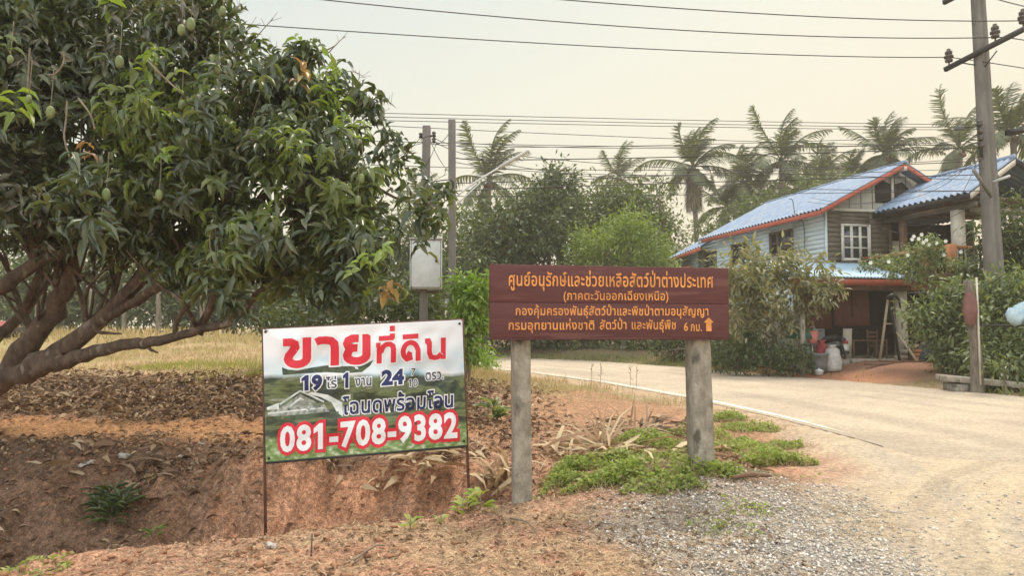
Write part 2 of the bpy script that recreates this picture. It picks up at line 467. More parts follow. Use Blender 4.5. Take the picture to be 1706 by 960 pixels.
def nrm(a):
    return a / np.maximum(np.linalg.norm(a, axis=1, keepdims=True), 1e-9)

def leaves(P, D, N, L, W, T, F, curl=1.0):
    D = nrm(D); S = nrm(np.cross(D, N)); Z = np.cross(S, D)
    L = np.asarray(L)[:, None, None]; W = np.asarray(W)[:, None, None]
    V = P[:, None, :] + S[:, None, :] * (T[None, :, 0:1] * W) + D[:, None, :] * (T[None, :, 1:2] * L) + Z[:, None, :] * (T[None, :, 2:3] * L * curl)
    n, k = len(P), len(T)
    off = (np.arange(n) * k)[:, None, None]
    return V.reshape(-1, 3), [(f[None] + off).reshape(-1, f.shape[1]) for f in F]

def merge(parts):
    Vs, Fs, n = [], [], 0
    for V, F in parts:
        Vs.append(V); Fs += [f + n for f in F]; n += len(V)
    return np.concatenate(Vs), Fs

def unit(n, r=rng):
    return nrm(r.normal(size=(n, 3)))

def sample_ells(ells, n, power=.4, r=rng):
    E = np.array([e[:6] for e in ells], float)
    w = (E[:, 3] * E[:, 4] * E[:, 5]) ** .7; w /= w.sum()
    k = r.choice(len(E), n, p=w)
    u = unit(n, r) * (r.random((n, 1)) ** power)
    return E[k, :3] + u * E[k, 3:6], u

def cloud(ells, nc, per, cr, L, W, T=T4, F=F4, droop=.3, power=.35, r=rng):
    """leaves in clumps through the volume of some ellipsoids"""
    C, U = sample_ells(ells, nc, power, r)
    cr = cr * (.6 + .8 * r.random((nc, 1)))
    P = np.repeat(C, per, 0) + r.normal(size=(nc * per, 3)) * .55 * np.repeat(cr, per, 0)
    D = unit(nc * per, r) + .8 * nrm(P - np.repeat(C, per, 0)) + np.repeat(U, per, 0) * .3
    D[:, 2] -= droop
    N = unit(nc * per, r) * .7 + np.array((0, 0, 1.0))
    s = .65 + .7 * r.random(nc * per)
    return leaves(P, D, N, L * s, W * s, T, F), C

def limbs(mb, base, top, targets, r0, r1, k=10, rr=random):
    """tapered trunk with limbs out to some points of the crown"""
    base, top = Vector(base), Vector(top)
    mid = (base + top) / 2 + Vector((rr.uniform(-.1, .1), rr.uniform(-.1, .1), 0)) * (top - base).length * .6
    p, r_ = smooth_path([base, base.lerp(mid, .5), mid, top], [r0 * 1.15, r0, (r0 + r1) / 2, r1], 4)
    mb.tube(p, r_, 8)
    for t in targets:
        f = rr.uniform(.35, .9)
        a = base.lerp(top, f); b = Vector(t)
        m = a.lerp(b, .5) + Vector((0, 0, rr.uniform(.0, .2) * (b - a).length))
        q, s = smooth_path([a, m, b], [r1 * .75, r1 * .5, r1 * .15], 4)
        mb.tube(q, s, 6)

# ------------------------------------------------------------------ ground
def axis(a, b, fine_lo, fine_hi, step, grow=1.12):
    v = list(np.arange(fine_lo, fine_hi, step))
    s, x = step, v[-1]
    while x < b: s *= grow; x += s; v.append(x)
    s, x = step, v[0]
    while x > a: s *= grow; x -= s; v.insert(0, x)
    return np.array(v)

gx = axis(-300, 300, -6.2, 4.6, .034, 1.04)
gy = axis(-40, 380, 2.6, 11.5, .034, 1.035)
X, Y = np.meshgrid(gx, gy)
Z = H(X, Y)
def mixc(c, col, m):
    return c * (1 - m[..., None]) + np.array(col) * m[..., None]
n1 = fbm(X * 1.3, Y * 1.3, 40); n2 = fbm(X * .35, Y * .5, 44); n3 = fbm(X * 4, Y * 4, 48)
q = xnear(Y) - X; s = X - xfar(Y)
c = np.ones(X.shape + (3,)) * np.array((.42, .235, .15))
c = mixc(c, (.33, .2, .13), sstep(.45, .62, n1) * .8)
c = mixc(c, (.40, .19, .085), sstep(.55, .7, n2) * .7)
# straw covered shoulder near the camera
c = mixc(c, (.36, .25, .15), sstep(-2.6, -.6, X + .8 * (n1 - .5)) * sstep(6.4, 5.6, Y) * .75 * sstep(.35, .6, n3))
# bank face and left slope
yb, yt = bank_foot(X), bank_top(X)
onb = sstep(yb - .6, yb, Y) * sstep(yt + .3, yt, Y) * sstep(.9, 0, X)
c = mixc(c, (.50, .265, .16), onb)
c = mixc(c, (.19, .1, .06), onb * sstep(.52, .64, vnoise(X * 7, Y * 2, 33)) * .6)
c = mixc(c, (.44, .26, .17), onb * sstep(.5, .62, n3) * .7)
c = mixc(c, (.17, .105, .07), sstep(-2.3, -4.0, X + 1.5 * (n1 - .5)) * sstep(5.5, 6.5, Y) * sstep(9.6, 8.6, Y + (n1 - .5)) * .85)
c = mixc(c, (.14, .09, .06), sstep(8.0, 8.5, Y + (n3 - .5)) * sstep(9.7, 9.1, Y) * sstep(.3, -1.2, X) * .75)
# sandy strip, leaf litter, dry field
lw = sstep(1.0, -1.5, X)
c = mixc(c, (.40, .215, .105), sstep(9.1, 9.5, Y + .8 * (n1 - .5)) * sstep(10.9, 10.3, Y + .8 * (n2 - .5)) * lw)
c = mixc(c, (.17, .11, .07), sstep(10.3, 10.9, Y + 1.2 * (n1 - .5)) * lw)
fg = sstep(13.6, 15.6, Y + 3.4 * (n2 - .5) + .35 * (X + 6)) * sstep(1.5, 4.2, q)
c = mixc(c, (.38, .27, .145), fg)
c = mixc(c, (.24, .24, .09), fg * sstep(.5, .62, n2) * .6)
c = mixc(c, (.42, .27, .16), fg * sstep(.56, .66, n1) * .7)
# pinkish earth beside the road
vg = sstep(8.2, 9.6, Y + (n1 - .5)) * sstep(6.0, 3.6, q) * (q > -.5)
c = mixc(c, (.38, .22, .13), vg)
c = mixc(c, (.3, .25, .12), vg * sstep(13.5, 16, Y) * sstep(.4, .55, n1 + .1 * sstep(16, 22, Y)))
c = mixc(c, (.46, .33, .215), sstep(1.3, .3, q + .9 * (n3 - .5)) * (Y > 6))
# gravel apron and pale dusty track
ga = sstep(.3, 1.0, X - .42 * (6.2 - Y) * .4 + .7 * (n1 - .5)) * sstep(6.7, 5.7, Y - .3 * (X - 1.6) + 1.0 * (n1 - .5) + .5 * (n3 - .5))
c = mixc(c, (.33, .29, .245), ga)
tr = sstep(1.4, 2.4, X + .9 * (n1 - .5) - .33 * (Y - 3.5))
tr = np.maximum(tr * sstep(12.5, 11, Y), sstep(.2, -.3, q))
c = mixc(c, (.50, .405, .295), tr * (s < .4))
c = mixc(c, (.44, .34, .235), tr * sstep(.5, .62, n1) * .5 * (s < .4))
c = mixc(c, (.42, .36, .28), tr * sstep(.5, .7, vnoise(X * 2.6 - .5 * Y, Y * .25, 77)) * .6 * (s < .4) * sstep(14, 9, Y))
rad = np.hypot(X - 13.0, Y + 1.0)
c = mixc(c, (.56, .45, .31), tr * (s < .4) * sstep(.45, .65, vnoise(rad * 3.2, np.arctan2(Y + 1, X - 13) * 2, 78)) * .6 * sstep(13, 9, Y))
c = mixc(c, (.37, .3, .22), tr * (s < .4) * sstep(.56, .7, vnoise(rad * 4.4, np.arctan2(Y + 1, X - 13) * 3, 79)) * .5 * sstep(13, 8, Y))
gm = (vnoise(X * 1.2, Y * 1.2, 61) > .55)
moundg = np.exp(-((X - 1.55) / 1.15) ** 2 - ((Y - 6.85) / .55) ** 2)
c = mixc(c, (.15, .13, .06), sstep(.35, .6, moundg))
# yard beyond the road
c = mixc(c, (.20, .15, .085), sstep(.05, .25, s))
yard = sstep(.1, .4, s) * sstep(6.0, 8.0, X) * sstep(15.5, 12.5, X + .6 * (n1 - .5)) * sstep(19.5, 21, Y) * sstep(60, 40, Y)
c = mixc(c, (.28, .15, .1), yard)
c = mixc(c, (.38, .18, .1), yard * sstep(2.1, 1.2, s + .8 * (n1 - .5)) * .9)  # sunlit strip by the road painted more orange than the shaded earth
c = np.clip(c, .01, .9)
ny, nx = X.shape
idx = np.arange(ny * nx).reshape(ny, nx)
quads = np.stack([idx[:-1, :-1], idx[:-1, 1:], idx[1:, 1:], idx[1:, :-1]], -1).reshape(-1, 4)
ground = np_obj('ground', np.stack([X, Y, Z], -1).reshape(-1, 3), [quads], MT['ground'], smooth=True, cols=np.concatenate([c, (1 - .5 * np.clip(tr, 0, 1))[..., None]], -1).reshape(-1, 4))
tag(ground, 'reddish earth with a ditch, leaf litter, dry field and gravel apron', 'ground', kind='structure')

# thin smoke haze over the whole place
hm = bpy.data.materials.new('smoke_haze'); hm.use_nodes = True
hn = hm.node_tree; hn.nodes.clear()
ho = hn.nodes.new('ShaderNodeOutputMaterial'); hv = hn.nodes.new('ShaderNodeVolumePrincipled')
hv.inputs['Color'].default_value = (.97, .93, .82, 1); hv.inputs['Density'].default_value = HAZE; hv.inputs['Anisotropy'].default_value = .2
hn.links.new(hv.outputs[0], ho.inputs['Volume'])
tag(MB().box((0, 170, 14), (720, 500, 34)).build('haze', hm), 'thin smoky haze over the road, house and trees', 'haze', kind='stuff')

# road sheet: dips under the dust of the track near the camera
ys = np.concatenate([np.arange(6.5, 16, .25), np.arange(16, 36, .4), np.arange(36, 41, .2)])
ts = np.linspace(0, 1, 25)
RX = xnear(ys)[:, None] * (1 - ts) + xfar(ys)[:, None] * ts
RY = np.repeat(ys[:, None], 25, 1)
RZ = H(RX, RY) + .018 - .05 * sstep(9.4, 7.8, RY + .35 * (RX - 4.6) + .5 * (fbm(RX * 2, RY * 2, 72) - .5))
ri = np.arange(RX.size).reshape(RX.shape)
rq = np.stack([ri[:-1, :-1], ri[:-1, 1:], ri[1:, 1:], ri[1:, :-1]], -1).reshape(-1, 4)
rc = np.ones(RX.shape + (3,)) * np.array((.47, .385, .29))
rn = fbm(RX * .8, RY * .8, 70)
rc = mixc(rc, (.52, .43, .32), sstep(.42, .6, rn))
rc = mixc(rc, (.38, .31, .24), sstep(.5, .62, vnoise((RX - xnear(RY)) * 1.7, RY * .2, 71)) * .6)
road = np_obj('road', np.stack([RX, RY, RZ], -1).reshape(-1, 3), [rq], MT['ground'], smooth=True, cols=np.concatenate([rc, np.full(RX.shape + (1,), .42)], -1).reshape(-1, 4))
tag(road, 'pale dusty concrete road curving away to the left', 'road', kind='structure')

ys2 = np.arange(10.2, 37.2, .2)
EX = xnear(ys2) + .14
w = .14 * sstep(10.0, 13.5, ys2 + .9 * (vnoise(ys2 * 1.7, ys2 * 0, 9) - .5))
MV = np.concatenate([np.stack([EX, ys2, H(EX, ys2) + .0225], -1), np.stack([EX + w * 1.1, ys2, H(EX + w, ys2) + .0225], -1)])
k = len(ys2)
mq = np.stack([np.arange(k - 1), np.arange(k - 1) + k, np.arange(k - 1) + k + 1, np.arange(k - 1) + 1], -1)
MT['paint'] = mat('worn_white_paint', (.72, .69, .6), (.58, .53, .44), 3, .8, spots=((.48, .4, .3), 2.2, .56))
line = np_obj('road_marking', MV, [mq], MT['paint'])
tag(line, 'worn white edge line along the near side of the road', 'road marking', kind='structure')

# ------------------------------------------------------------------ lettering
_G, _A = {}, {}
MARKS_UP = set('ิีึืัํ็'); TONES = set('่้๊๋์'); MARKS_DN = set('ุู')
def _eval(body, off):
    cu = bpy.data.curves.new('glyph', 'FONT'); cu.body = body; cu.size = 1; cu.offset = off; cu.resolution_u = 3
    o = bpy.data.objects.new('glyph', cu); COL.objects.link(o)
    dg = bpy.context.evaluated_depsgraph_get(); dg.update()
    me = o.evaluated_get(dg).to_mesh()
    V = np.array([v.co[:2] for v in me.vertices]).reshape(-1, 2); F = [list(p.vertices) for p in me.polygons]
    o.evaluated_get(dg).to_mesh_clear()
    bpy.data.objects.remove(o); bpy.data.curves.remove(cu)
    return V, F
def glyph(ch, off):
    if ch == '1' and off > 0:
        e = off
        return np.array([(.21 - e, -e), (.31 + e, -e), (.31 + e, .69 + e), (.22, .69 + e), (.06 - e, .57 + e * .4), (.06 - e, .47 - e), (.21 - e, .54 - e)]), [[0, 1, 2, 6], [2, 3, 4, 5, 6]]
    if (ch, off) not in _G: _G[ch, off] = _eval(ch, off)
    return _G[ch, off]
def advance(ch):
    if ch == ' ': return .26
    if ch in MARKS_UP or ch in TONES or ch in MARKS_DN: return 0
    if ch not in _A:
        a = _eval('ก' + ch + 'ก', 0)[0]; b = _eval('กก', 0)[0]
        _A[ch] = np.ptp(a[:, 0]) - np.ptp(b[:, 0])
    return _A[ch]
def layout(text, off, track=.0, extra=.0):
    """list of (verts, faces); neighbours alternate in depth so that touching letters never share a plane"""
    out, x, prev = [], 0, ''
    for i, ch in enumerate(text):
        if ch != ' ':
            V, F = glyph(ch, off + extra)
            V = V + np.array((x, 0))
            if prev in 'ปฝฟ' and prev and advance(ch) == 0 and ch not in MARKS_DN: V = V + np.array((-.17, .03))
            if ch in TONES or ch in MARKS_UP or ch in MARKS_DN:
                V[:, 0] -= track
            if ch in TONES and prev in MARKS_UP: V[:, 1] += .2
            if ch in TONES and prev not in MARKS_UP and ch != '์': V[:, 1] += .02
            out.append((V, F, (len(out) % 3)))
        x += advance(ch) + (track if advance(ch) > 0 else 0)
        if ch not in TONES: prev = ch
    return out, x - track
def strokes_layout(paths, w, extra=0.0):
    """heavy letters drawn as thick mitred strokes: each path is (points, width factor)"""
    out = []
    for pts in paths:
        P = [np.array(p, float) for p in pts]
        e = extra
        d0 = (P[0] - P[1]) / np.linalg.norm(P[0] - P[1]); d1 = (P[-1] - P[-2]) / np.linalg.norm(P[-1] - P[-2])
        P[0] = P[0] + d0 * e; P[-1] = P[-1] + d1 * e
        L, Rr = [], []
        for i in range(len(P)):
            a = P[i] - P[i - 1] if i else P[1] - P[0]
            b = P[i + 1] - P[i] if i < len(P) - 1 else a
            a = a / np.linalg.norm(a); b = b / np.linalg.norm(b)
            t = (a + b) / np.linalg.norm(a + b); n_ = np.array((-t[1], t[0]))
            m_ = min(1 / max(.5, float(np.dot(t, a))), 1.6) * (w / 2 + e)
            L.append(P[i] + n_ * m_); Rr.append(P[i] - n_ * m_)
        n = len(P)
        out.append((np.array(L + Rr), [[i + 1, i, i + n, i + n + 1] for i in range(n - 1)], len(out) % 3))
    return out
def arc(cx, cy, rx, ry, a0, a1, n=9):
    return [(cx + rx * math.cos(R(a0 + (a1 - a0) * k / n)), cy + ry * math.sin(R(a0 + (a1 - a0) * k / n))) for k in range(n + 1)]

class Surf:
    """flat or rippled sheet: local (x from left, y from top) in metres -> world"""
    def __init__(s, TL, TR, BL, BR, W, Hh, ripple=None):
        s.c = [np.array(p) for p in (TL, TR, BL, BR)]; s.W, s.H, s.r = W, Hh, ripple
        n = np.cross(s.c[1] - s.c[0], s.c[2] - s.c[0]); s.n = n / np.linalg.norm(n)
        if s.n[1] > 0: s.n = -s.n
    def __call__(s, x, y, off=0.0):
        u, v = np.asarray(x) / s.W, np.asarray(y) / s.H
        u_, v_ = u[:, None], v[:, None]
        P = s.c[0] * (1 - u_) * (1 - v_) + s.c[1] * u_ * (1 - v_) + s.c[2] * (1 - u_) * v_ + s.c[3] * u_ * v_
        if s.r is not None: off = off + s.r(u, v)
        return P + s.n * np.reshape(off, (-1, 1) if np.ndim(off) else (1, 1))

def cut_grid(V, F, step):
    bm = bmesh.new()
    vs = [bm.verts.new((v[0], v[1], 0)) for v in V]
    for f in F:
        try: bm.faces.new([vs[i] for i in f])
        except ValueError: pass
    for ax in (0, 1):
        lo, hi = V[:, ax].min(), V[:, ax].max()
        k = math.floor(lo / step) + 1
        while k * step < hi:
            co = [0, 0, 0]; no = [0, 0, 0]; co[ax] = k * step; no[ax] = 1
            bmesh.ops.bisect_plane(bm, geom=bm.verts[:] + bm.edges[:] + bm.faces[:], plane_co=co, plane_no=no)
            k += 1
    bm.verts.index_update()
    V2 = np.array([v.co[:2] for v in bm.verts]); F2 = [[v.index for v in f.verts] for f in bm.faces]
    bm.free()
    return V2, F2

def put(name, glyphs, mapxy, surf, depth, m, parent, step=None):
    Vs, Fs, n = [], [], 0
    for V, F, lay in glyphs:
        V = mapxy(V)
        if step: V, F = cut_grid(V, F, step)
        # keep every face turned to the viewer
        P = surf(V[:, 0], V[:, 1], depth + lay * .0004)
        Vs.append(P); Fs += [[i + n for i in f] for f in F]; n += len(P)
    return np_obj(name, np.concatenate(Vs), Fs, m, parent)

# ------------------------------------------------------------------ brown direction board on two concrete posts
pl = ground_at(869, 840); pr = ground_at(1173, 783)
YL, YR = 6.02, 6.42
bTL, bTR, bBL, bBR = at(816, 440, YL), at(1214, 447, YR), at(816, 563, YL), at(1215, 563, YR)
sgn = empty('direction_board', (0.9, 6.25, hz(.9, 6.25)), 'brown two plank signboard with orange Thai lettering on two concrete posts', 'signboard')
bn = Vector(Surf(bTL, bTR, bBL, bBR, 1, 1).n)
def board(v0, v1, name, th=.035):
    p = [bTL.lerp(bBL, v0), bTR.lerp(bBR, v0), bTR.lerp(bBR, v1), bTL.lerp(bBL, v1)]
    o = MB().prism(p, -bn * th).build(name, MT['signwood'], sgn, bevel=.004)
    return o
board(0, .5185, 'plank'); board(.521, 1, 'plank')
MB().prism([bTL.lerp(bBL, .45) - bn * .04, bTR.lerp(bBR, .45) - bn * .04, bTR.lerp(bBR, .6) - bn * .04, bTL.lerp(bBL, .6) - bn * .04], -bn * .02).build('batten', MT['signwood'], sgn)
MB().prism([bTL.lerp(bBL, 1.002) - bn * .003, bTR.lerp(bBR, 1.002) - bn * .003, bTR.lerp(bBR, 1.03) - bn * .003, bTL.lerp(bBL, 1.03) - bn * .003], -bn * .03).build('bottom_rail', MT['signwood'], sgn)
def concrete_post(pxt, pxb, yt_, wpx, Y, depth):
    mb = MB()
    t = at(pxt, yt_, Y); b = at(pxb, 800, Y); d = (t - b).normalized()
    b = t - d * (t.z - hz(t.x, Y) + .45)
    w = wpx / FPX * Y
    pts = []
    nseg = 14
    for i in range(nseg + 1):
        cpt = b.lerp(t, i / nseg)
        pts.append((cpt, w * (1.07 - .1 * i / nseg)))
    ang = math.atan2(bn.x, -bn.y)
    base = len(mb.v)
    for i, (cpt, ww) in enumerate(pts):
        for (sx, sy) in ((-1, -.8), (-.8, -1), (.8, -1), (1, -.8), (1, .8), (.8, 1), (-.8, 1), (-1, .8)):
            j = 1 + random.uniform(-.025, .025)
            x, y = sx * ww / 2 * j, sy * ww / 2 * j
            mb.v.append((cpt.x + x * math.cos(ang) - y * math.sin(ang), cpt.y + depth + y * math.cos(ang) + x * math.sin(ang), cpt.z))
    for i in range(nseg):
        for k in range(8):
            mb.f.append([base + i * 8 + k, base + i * 8 + (k + 1) % 8, base + i * 8 + 8 + (k + 1) % 8, base + i * 8 + 8 + k])
    mb.f.append([base + nseg * 8 + k for k in range(8)])
    o = mb.build('post', MT['concrete'], sgn)
    hole = t + Vector((0, depth - w / 2 - .002, -.08))
    MB().tube([hole + Vector((0, .01, 0)), hole + Vector((0, -.004, 0))], .009, 8).build('bolt_hole', MT['black'], o)
    return o
concrete_post(866.5, 869.5, 450, 29, 6.14, .085)
concrete_post(1163, 1174, 452, 34, 6.42, .10)

sb = Surf(bTL, bTR, bBL, bBR, 1706 - 0, 758)          # local units: pixels of a 1706x758 enlargement of the board area
# the enlargement shows the board from x 95..1612 and y 80..543
class ZS(Surf):
    def __call__(s, x, y, off=0.0):
        x = (np.asarray(x) - 97) / (1612 - 97) ; yl = 80 + 27 * x; yh = 545 - 2 * x
        return Surf.__call__(s, x * s.W, (np.asarray(y) - yl) / (yh - yl) * s.H, off)
sb = ZS(bTL, bTR, bBL, bBR, 1.0, 1.0)
def sign_line(text, x0, x1, base_y0, base_y1, size, bold, track=.03, name='lettering'):
    g, wdt = layout(text, bold, track)
    sx = (x1 - x0) / wdt
    def mp(V):
        x = x0 + V[:, 0] * sx
        return np.stack([x, base_y0 + (base_y1 - base_y0) * (x - x0) / (x1 - x0) - V[:, 1] * size], -1)
    return put(name, g, mp, sb, .0025, MT['orange'], sgn)
sign_line('ศูนย์อนุรักษ์และช่วยเหลือสัตว์ป่าต่างประเทศ', 205, 1508, 216, 228, 114, .014)
sign_line('(ภาคตะวันออกเฉียงเหนือ)', 540, 1212, 306, 308, 76, .010)
sign_line('กองคุ้มครองพันธุ์สัตว์ป่าและพืชป่าตามอนุสัญญา', 248, 1476, 402, 404, 76, .014)
sign_line('กรมอุทยานแห่งชาติ', 205, 738, 494, 492, 78, .014)
sign_line('สัตว์ป่า', 766, 942, 491, 490, 78, .014)
sign_line('และพันธุ์พืช', 966, 1260, 490, 490, 78, .014)
sign_line('6', 1308, 1338, 500, 500, 74, .018)
sign_line('กม.', 1352, 1430, 501, 501, 76, .014)
arrow = [(1474, 416), (1508, 448), (1492, 448), (1492, 502), (1456, 502), (1456, 448), (1440, 448)]
av = np.array(arrow, float)
ap = sb(av[:, 0], av[:, 1], .0026)
np_obj('arrow', ap, [[0, 1, 6], [1, 2, 5], [1, 5, 6], [2, 3, 4], [2, 4, 5]], MT['orange'], sgn)

# ------------------------------------------------------------------ land for sale banner between two thin poles
BYL, BYR = 6.55, 6.95
cTL, cTR, cBL, cBR = at(438, 549, BYL), at(770, 533, BYR), at(443, 770, BYL), at(778, 742, BYR)
BW, BH = 1.8, 1.2
def ripple(u, v):
    e = np.minimum(np.minimum(u, 1 - u), np.minimum(v, 1 - v))
    return sstep(0, .12, e) * (.012 * np.sin(9 * u + 5 * v + 1) + .009 * np.sin(23 * u - 9 * v) + .010 * np.sin(5 * u - 19 * v + 2) + .005 * np.sin(41 * u + 26 * v)) + .012 * np.sin(3.1 * u) * 0
bs = Surf(cTL, cTR, cBL, cBR, BW, BH, ripple)
ban = empty('sale_banner', (-1.4, 6.75, hz(-1.4, 6.75)), 'white vinyl land sale banner with red Thai lettering and phone number on thin poles', 'banner')
NU, NV = 90, 60
uu, vv = np.meshgrid(np.linspace(0, BW, NU + 1), np.linspace(0, BH, NV + 1))
SV = bs(uu.ravel(), vv.ravel())
si = np.arange((NU + 1) * (NV + 1)).reshape(NV + 1, NU + 1)
sq = np.stack([si[:-1, :-1], si[:-1, 1:], si[1:, 1:], si[1:, :-1]], -1).reshape(-1, 4)
def bannermat():
    m, n, l, p = new_mat('printed_vinyl')
    p.inputs['Roughness'].default_value = .5
    uv = n.new('ShaderNodeUVMap'); sp = n.new('ShaderNodeSeparateXYZ'); l.new(uv.outputs[0], sp.inputs[0])
    def noise(sc_, det=5, st=(1, 1, 1)):
        mp = n.new('ShaderNodeMapping'); mp.inputs['Scale'].default_value = st; l.new(uv.outputs[0], mp.inputs[0])
        t = n.new('ShaderNodeTexNoise'); t.inputs['Scale'].default_value = sc_; t.inputs['Detail'].default_value = det; l.new(mp.outputs[0], t.inputs[0]); return t.outputs[0]
    def math_(op, a, b):
        q = n.new('ShaderNodeMath'); q.operation = op
        for i, v in enumerate((a, b)):
            if hasattr(v, 'default_value'): l.new(v, q.inputs[i])
            else: q.inputs[i].default_value = v
        return q.outputs[0]
    def ramp(src, stops):
        r = n.new('ShaderNodeValToRGB'); e = r.color_ramp.elements
        for i in range(len(stops) - 2): e.new(.5)
        for i, (a, c_) in enumerate(stops): e[i].position = a; e[i].color = (*c_, 1)
        l.new(src, r.inputs[0]); return r.outputs[0]
    def mix(f, a, b):
        q = n.new('ShaderNodeMixRGB')
        l.new(f, q.inputs[0])
        for i, v in ((1, a), (2, b)):
            if hasattr(v, 'default_value'): l.new(v, q.inputs[i])
            else: q.inputs[i].default_value = (*v, 1)
        return q.outputs[0]
    v = math_('ADD', sp.outputs['Y'], math_('MULTIPLY', math_('SUBTRACT', noise(7, 3, (1, .2, 1)), .5), .09))   # v from top
    skyc = ramp(noise(3.2, 4), [(.42, (.74, .75, .78)), (.56, (.5, .63, .71)), (.64, (.16, .42, .6))])
    skyc = mix(ramp(v, [(.17, (0, 0, 0)), (.3, (1, 1, 1))]), (.75, .76, .79), skyc)
    land = ramp(noise(9, 9, (.6, 1.6, 1)), [(.38, (.02, .028, .022)), (.47, (.045, .06, .035)), (.545, (.15, .185, .07)), (.6, (.08, .1, .05)), (.7, (.3, .33, .24))])
    lowc = ramp(noise(30, 6), [(.38, (.1, .17, .05)), (.52, (.2, .3, .1)), (.66, (.5, .52, .42))])
    land = mix(ramp(v, [(.8, (0, 0, 0)), (.86, (1, 1, 1))]), land, lowc)
    edge = math_('ADD', v, math_('MULTIPLY', sp.outputs['X'], -.09))
    base = mix(ramp(edge, [(.335, (0, 0, 0)), (.375, (1, 1, 1))]), skyc, land)
    l.new(base, p.inputs['Base Color'])
    return m
MT['banner'] = bannermat()
sheet = np_obj('sheet', SV, [sq], MT['banner'], ban, smooth=True, uv=np.stack([uu.ravel() / BW, vv.ravel() / BH], -1))
flat = lambda n_, c_, r_=.5: mat(n_, c_, tuple(x * .93 for x in c_), 5, r_)
MT['pred'] = flat('print_red', (.62, .03, .05)); MT['pwhite'] = flat('print_white', (.76, .77, .8)); MT['pnavy'] = flat('print_navy', (.018, .025, .11))
MT['pink_'] = flat('print_grey', (.05, .055, .07)); MT['pgreen'] = mat('print_dark_green', (.022, .03, .025), (.09, .12, .06), 14, .5); MT['ppale'] = mat('print_pale', (.68, .7, .69), (.4, .45, .42), 12, .5); MT['pgrey'] = mat('print_house_grey', (.1, .12, .11), (.42, .43, .38), 26, .5)
ST = .06
# enlargement of the banner (1303 x 960): edges of the sheet there
def bz(x, y):
    x = np.asarray(x, float); y = np.asarray(y, float)
    for _ in range(2):
        v = 0.5 if _ == 0 else v
        xl = 62 + 20 * v; xr = 1197 + 31 * v
        u = (x - xl) / (xr - xl)
        yt_ = 95 - 50 * u; yb_ = 855 - 90 * u
        v = (y - yt_) / (yb_ - yt_)
    return np.stack([u * BW, v * BH], -1)
def poly_on(name, pts, depth, m):
    V = bz(*np.array(pts, float).T); F = [list(range(len(pts)))]
    V, F = cut_grid(V, F, ST)
    return np_obj(name, bs(V[:, 0], V[:, 1], depth), F, m, sheet)
# picture printed on the vinyl: wooded ridge, lane and a villa with a pitched roof
poly_on('printed_ridge', [(165, 315), (200, 330), (250, 335), (330, 318), (410, 306), (500, 312), (590, 310), (630, 300), (676, 275), (655, 310), (610, 345), (520, 352), (410, 345), (280, 352), (170, 360)], .0016, MT['pgreen'])
poly_on('printed_lane', [(330, 458), (420, 475), (500, 520), (505, 600), (470, 575), (440, 520), (380, 488), (300, 470)], .0016, MT['ppale'])
poly_on('printed_tree_clump', [(560, 470), (600, 455), (650, 462), (645, 500), (600, 515), (560, 505)], .0016, MT['pgreen'])
poly_on('printed_tree_clump', [(1040, 420), (1090, 405), (1130, 410), (1158, 390), (1195, 440), (1205, 520), (1150, 500), (1080, 460)], .0016, MT['pgreen'])
poly_on('printed_villa_wall', [(130, 540), (210, 535), (400, 530), (430, 570), (300, 585), (140, 598), (84, 590)], .0016, MT['pgrey'])
poly_on('printed_hedge', [(82, 600), (300, 585), (480, 570), (480, 590), (300, 610), (84, 640)], .0018, MT['pgreen'])
poly_on('printed_villa_roof', [(180, 535), (265, 470), (360, 520), (330, 530)], .0022, MT['pgrey'])
for a in ([(150, 525), (265, 447), (270, 455), (160, 532)], [(265, 447), (400, 510), (396, 520), (266, 457)], [(200, 540), (265, 490), (268, 500), (215, 545)], [(265, 490), (330, 525), (325, 532), (266, 500)],
          [(85, 545), (150, 520), (150, 560), (140, 556), (86, 560)], [(90, 575), (400, 545), (402, 553), (92, 584)], [(250, 560), (258, 560), (258, 572), (250, 573)], [(275, 558), (283, 557), (283, 570), (275, 571)], [(300, 556), (308, 555), (308, 568), (300, 569)]):
    poly_on('printed_villa_trim', a, .0028, MT['ppale'])

def ban_text(name, glyphs_of, fills, x0, x1, y0, y1, size, wdt):
    """fills: list of (extra outline width, material, depth)"""
    for k, (ex, m, dp) in enumerate(fills):
        g = glyphs_of(ex)
        def mp(V):
            x = x0 + V[:, 0] / wdt * (x1 - x0)
            return bz(x, y0 + (y1 - y0) * V[:, 0] / wdt - V[:, 1] * size)
        put(name if k == len(fills) - 1 else name + '_outline', g, mp, bs, dp, m, sheet, ST)
def ft(text, x0, x1, y0, y1, size, bold, m, ol=.05, track=.03, olm='pwhite', name='lettering'):
    g, wdt = layout(text, bold, track)
    if name == 'phone_number':                          # the red ground also fills the counters of the digits
        bk = [(np.array([(V[:, 0].min() + .1, .08), (V[:, 0].max() - .1, .08), (V[:, 0].max() - .1, .6), (V[:, 0].min() + .1, .6)]), [[0, 1, 2, 3]], 0) for V, F, l_ in g if np.ptp(V[:, 0]) > .36 and np.ptp(V[:, 1]) > .4]
        for b_ in bk: put('phone_number_ground', [b_], lambda V: bz(x0 + V[:, 0] / wdt * (x1 - x0), y0 + (y1 - y0) * V[:, 0] / wdt - V[:, 1] * size), bs, .0028, MT[olm], sheet, ST)
    ban_text(name, lambda ex: layout(text, bold, track, ex)[0], [(ol, MT[olm], .0040), (0, MT[m], .0062)], x0, x1, y0, y1, size, wdt)

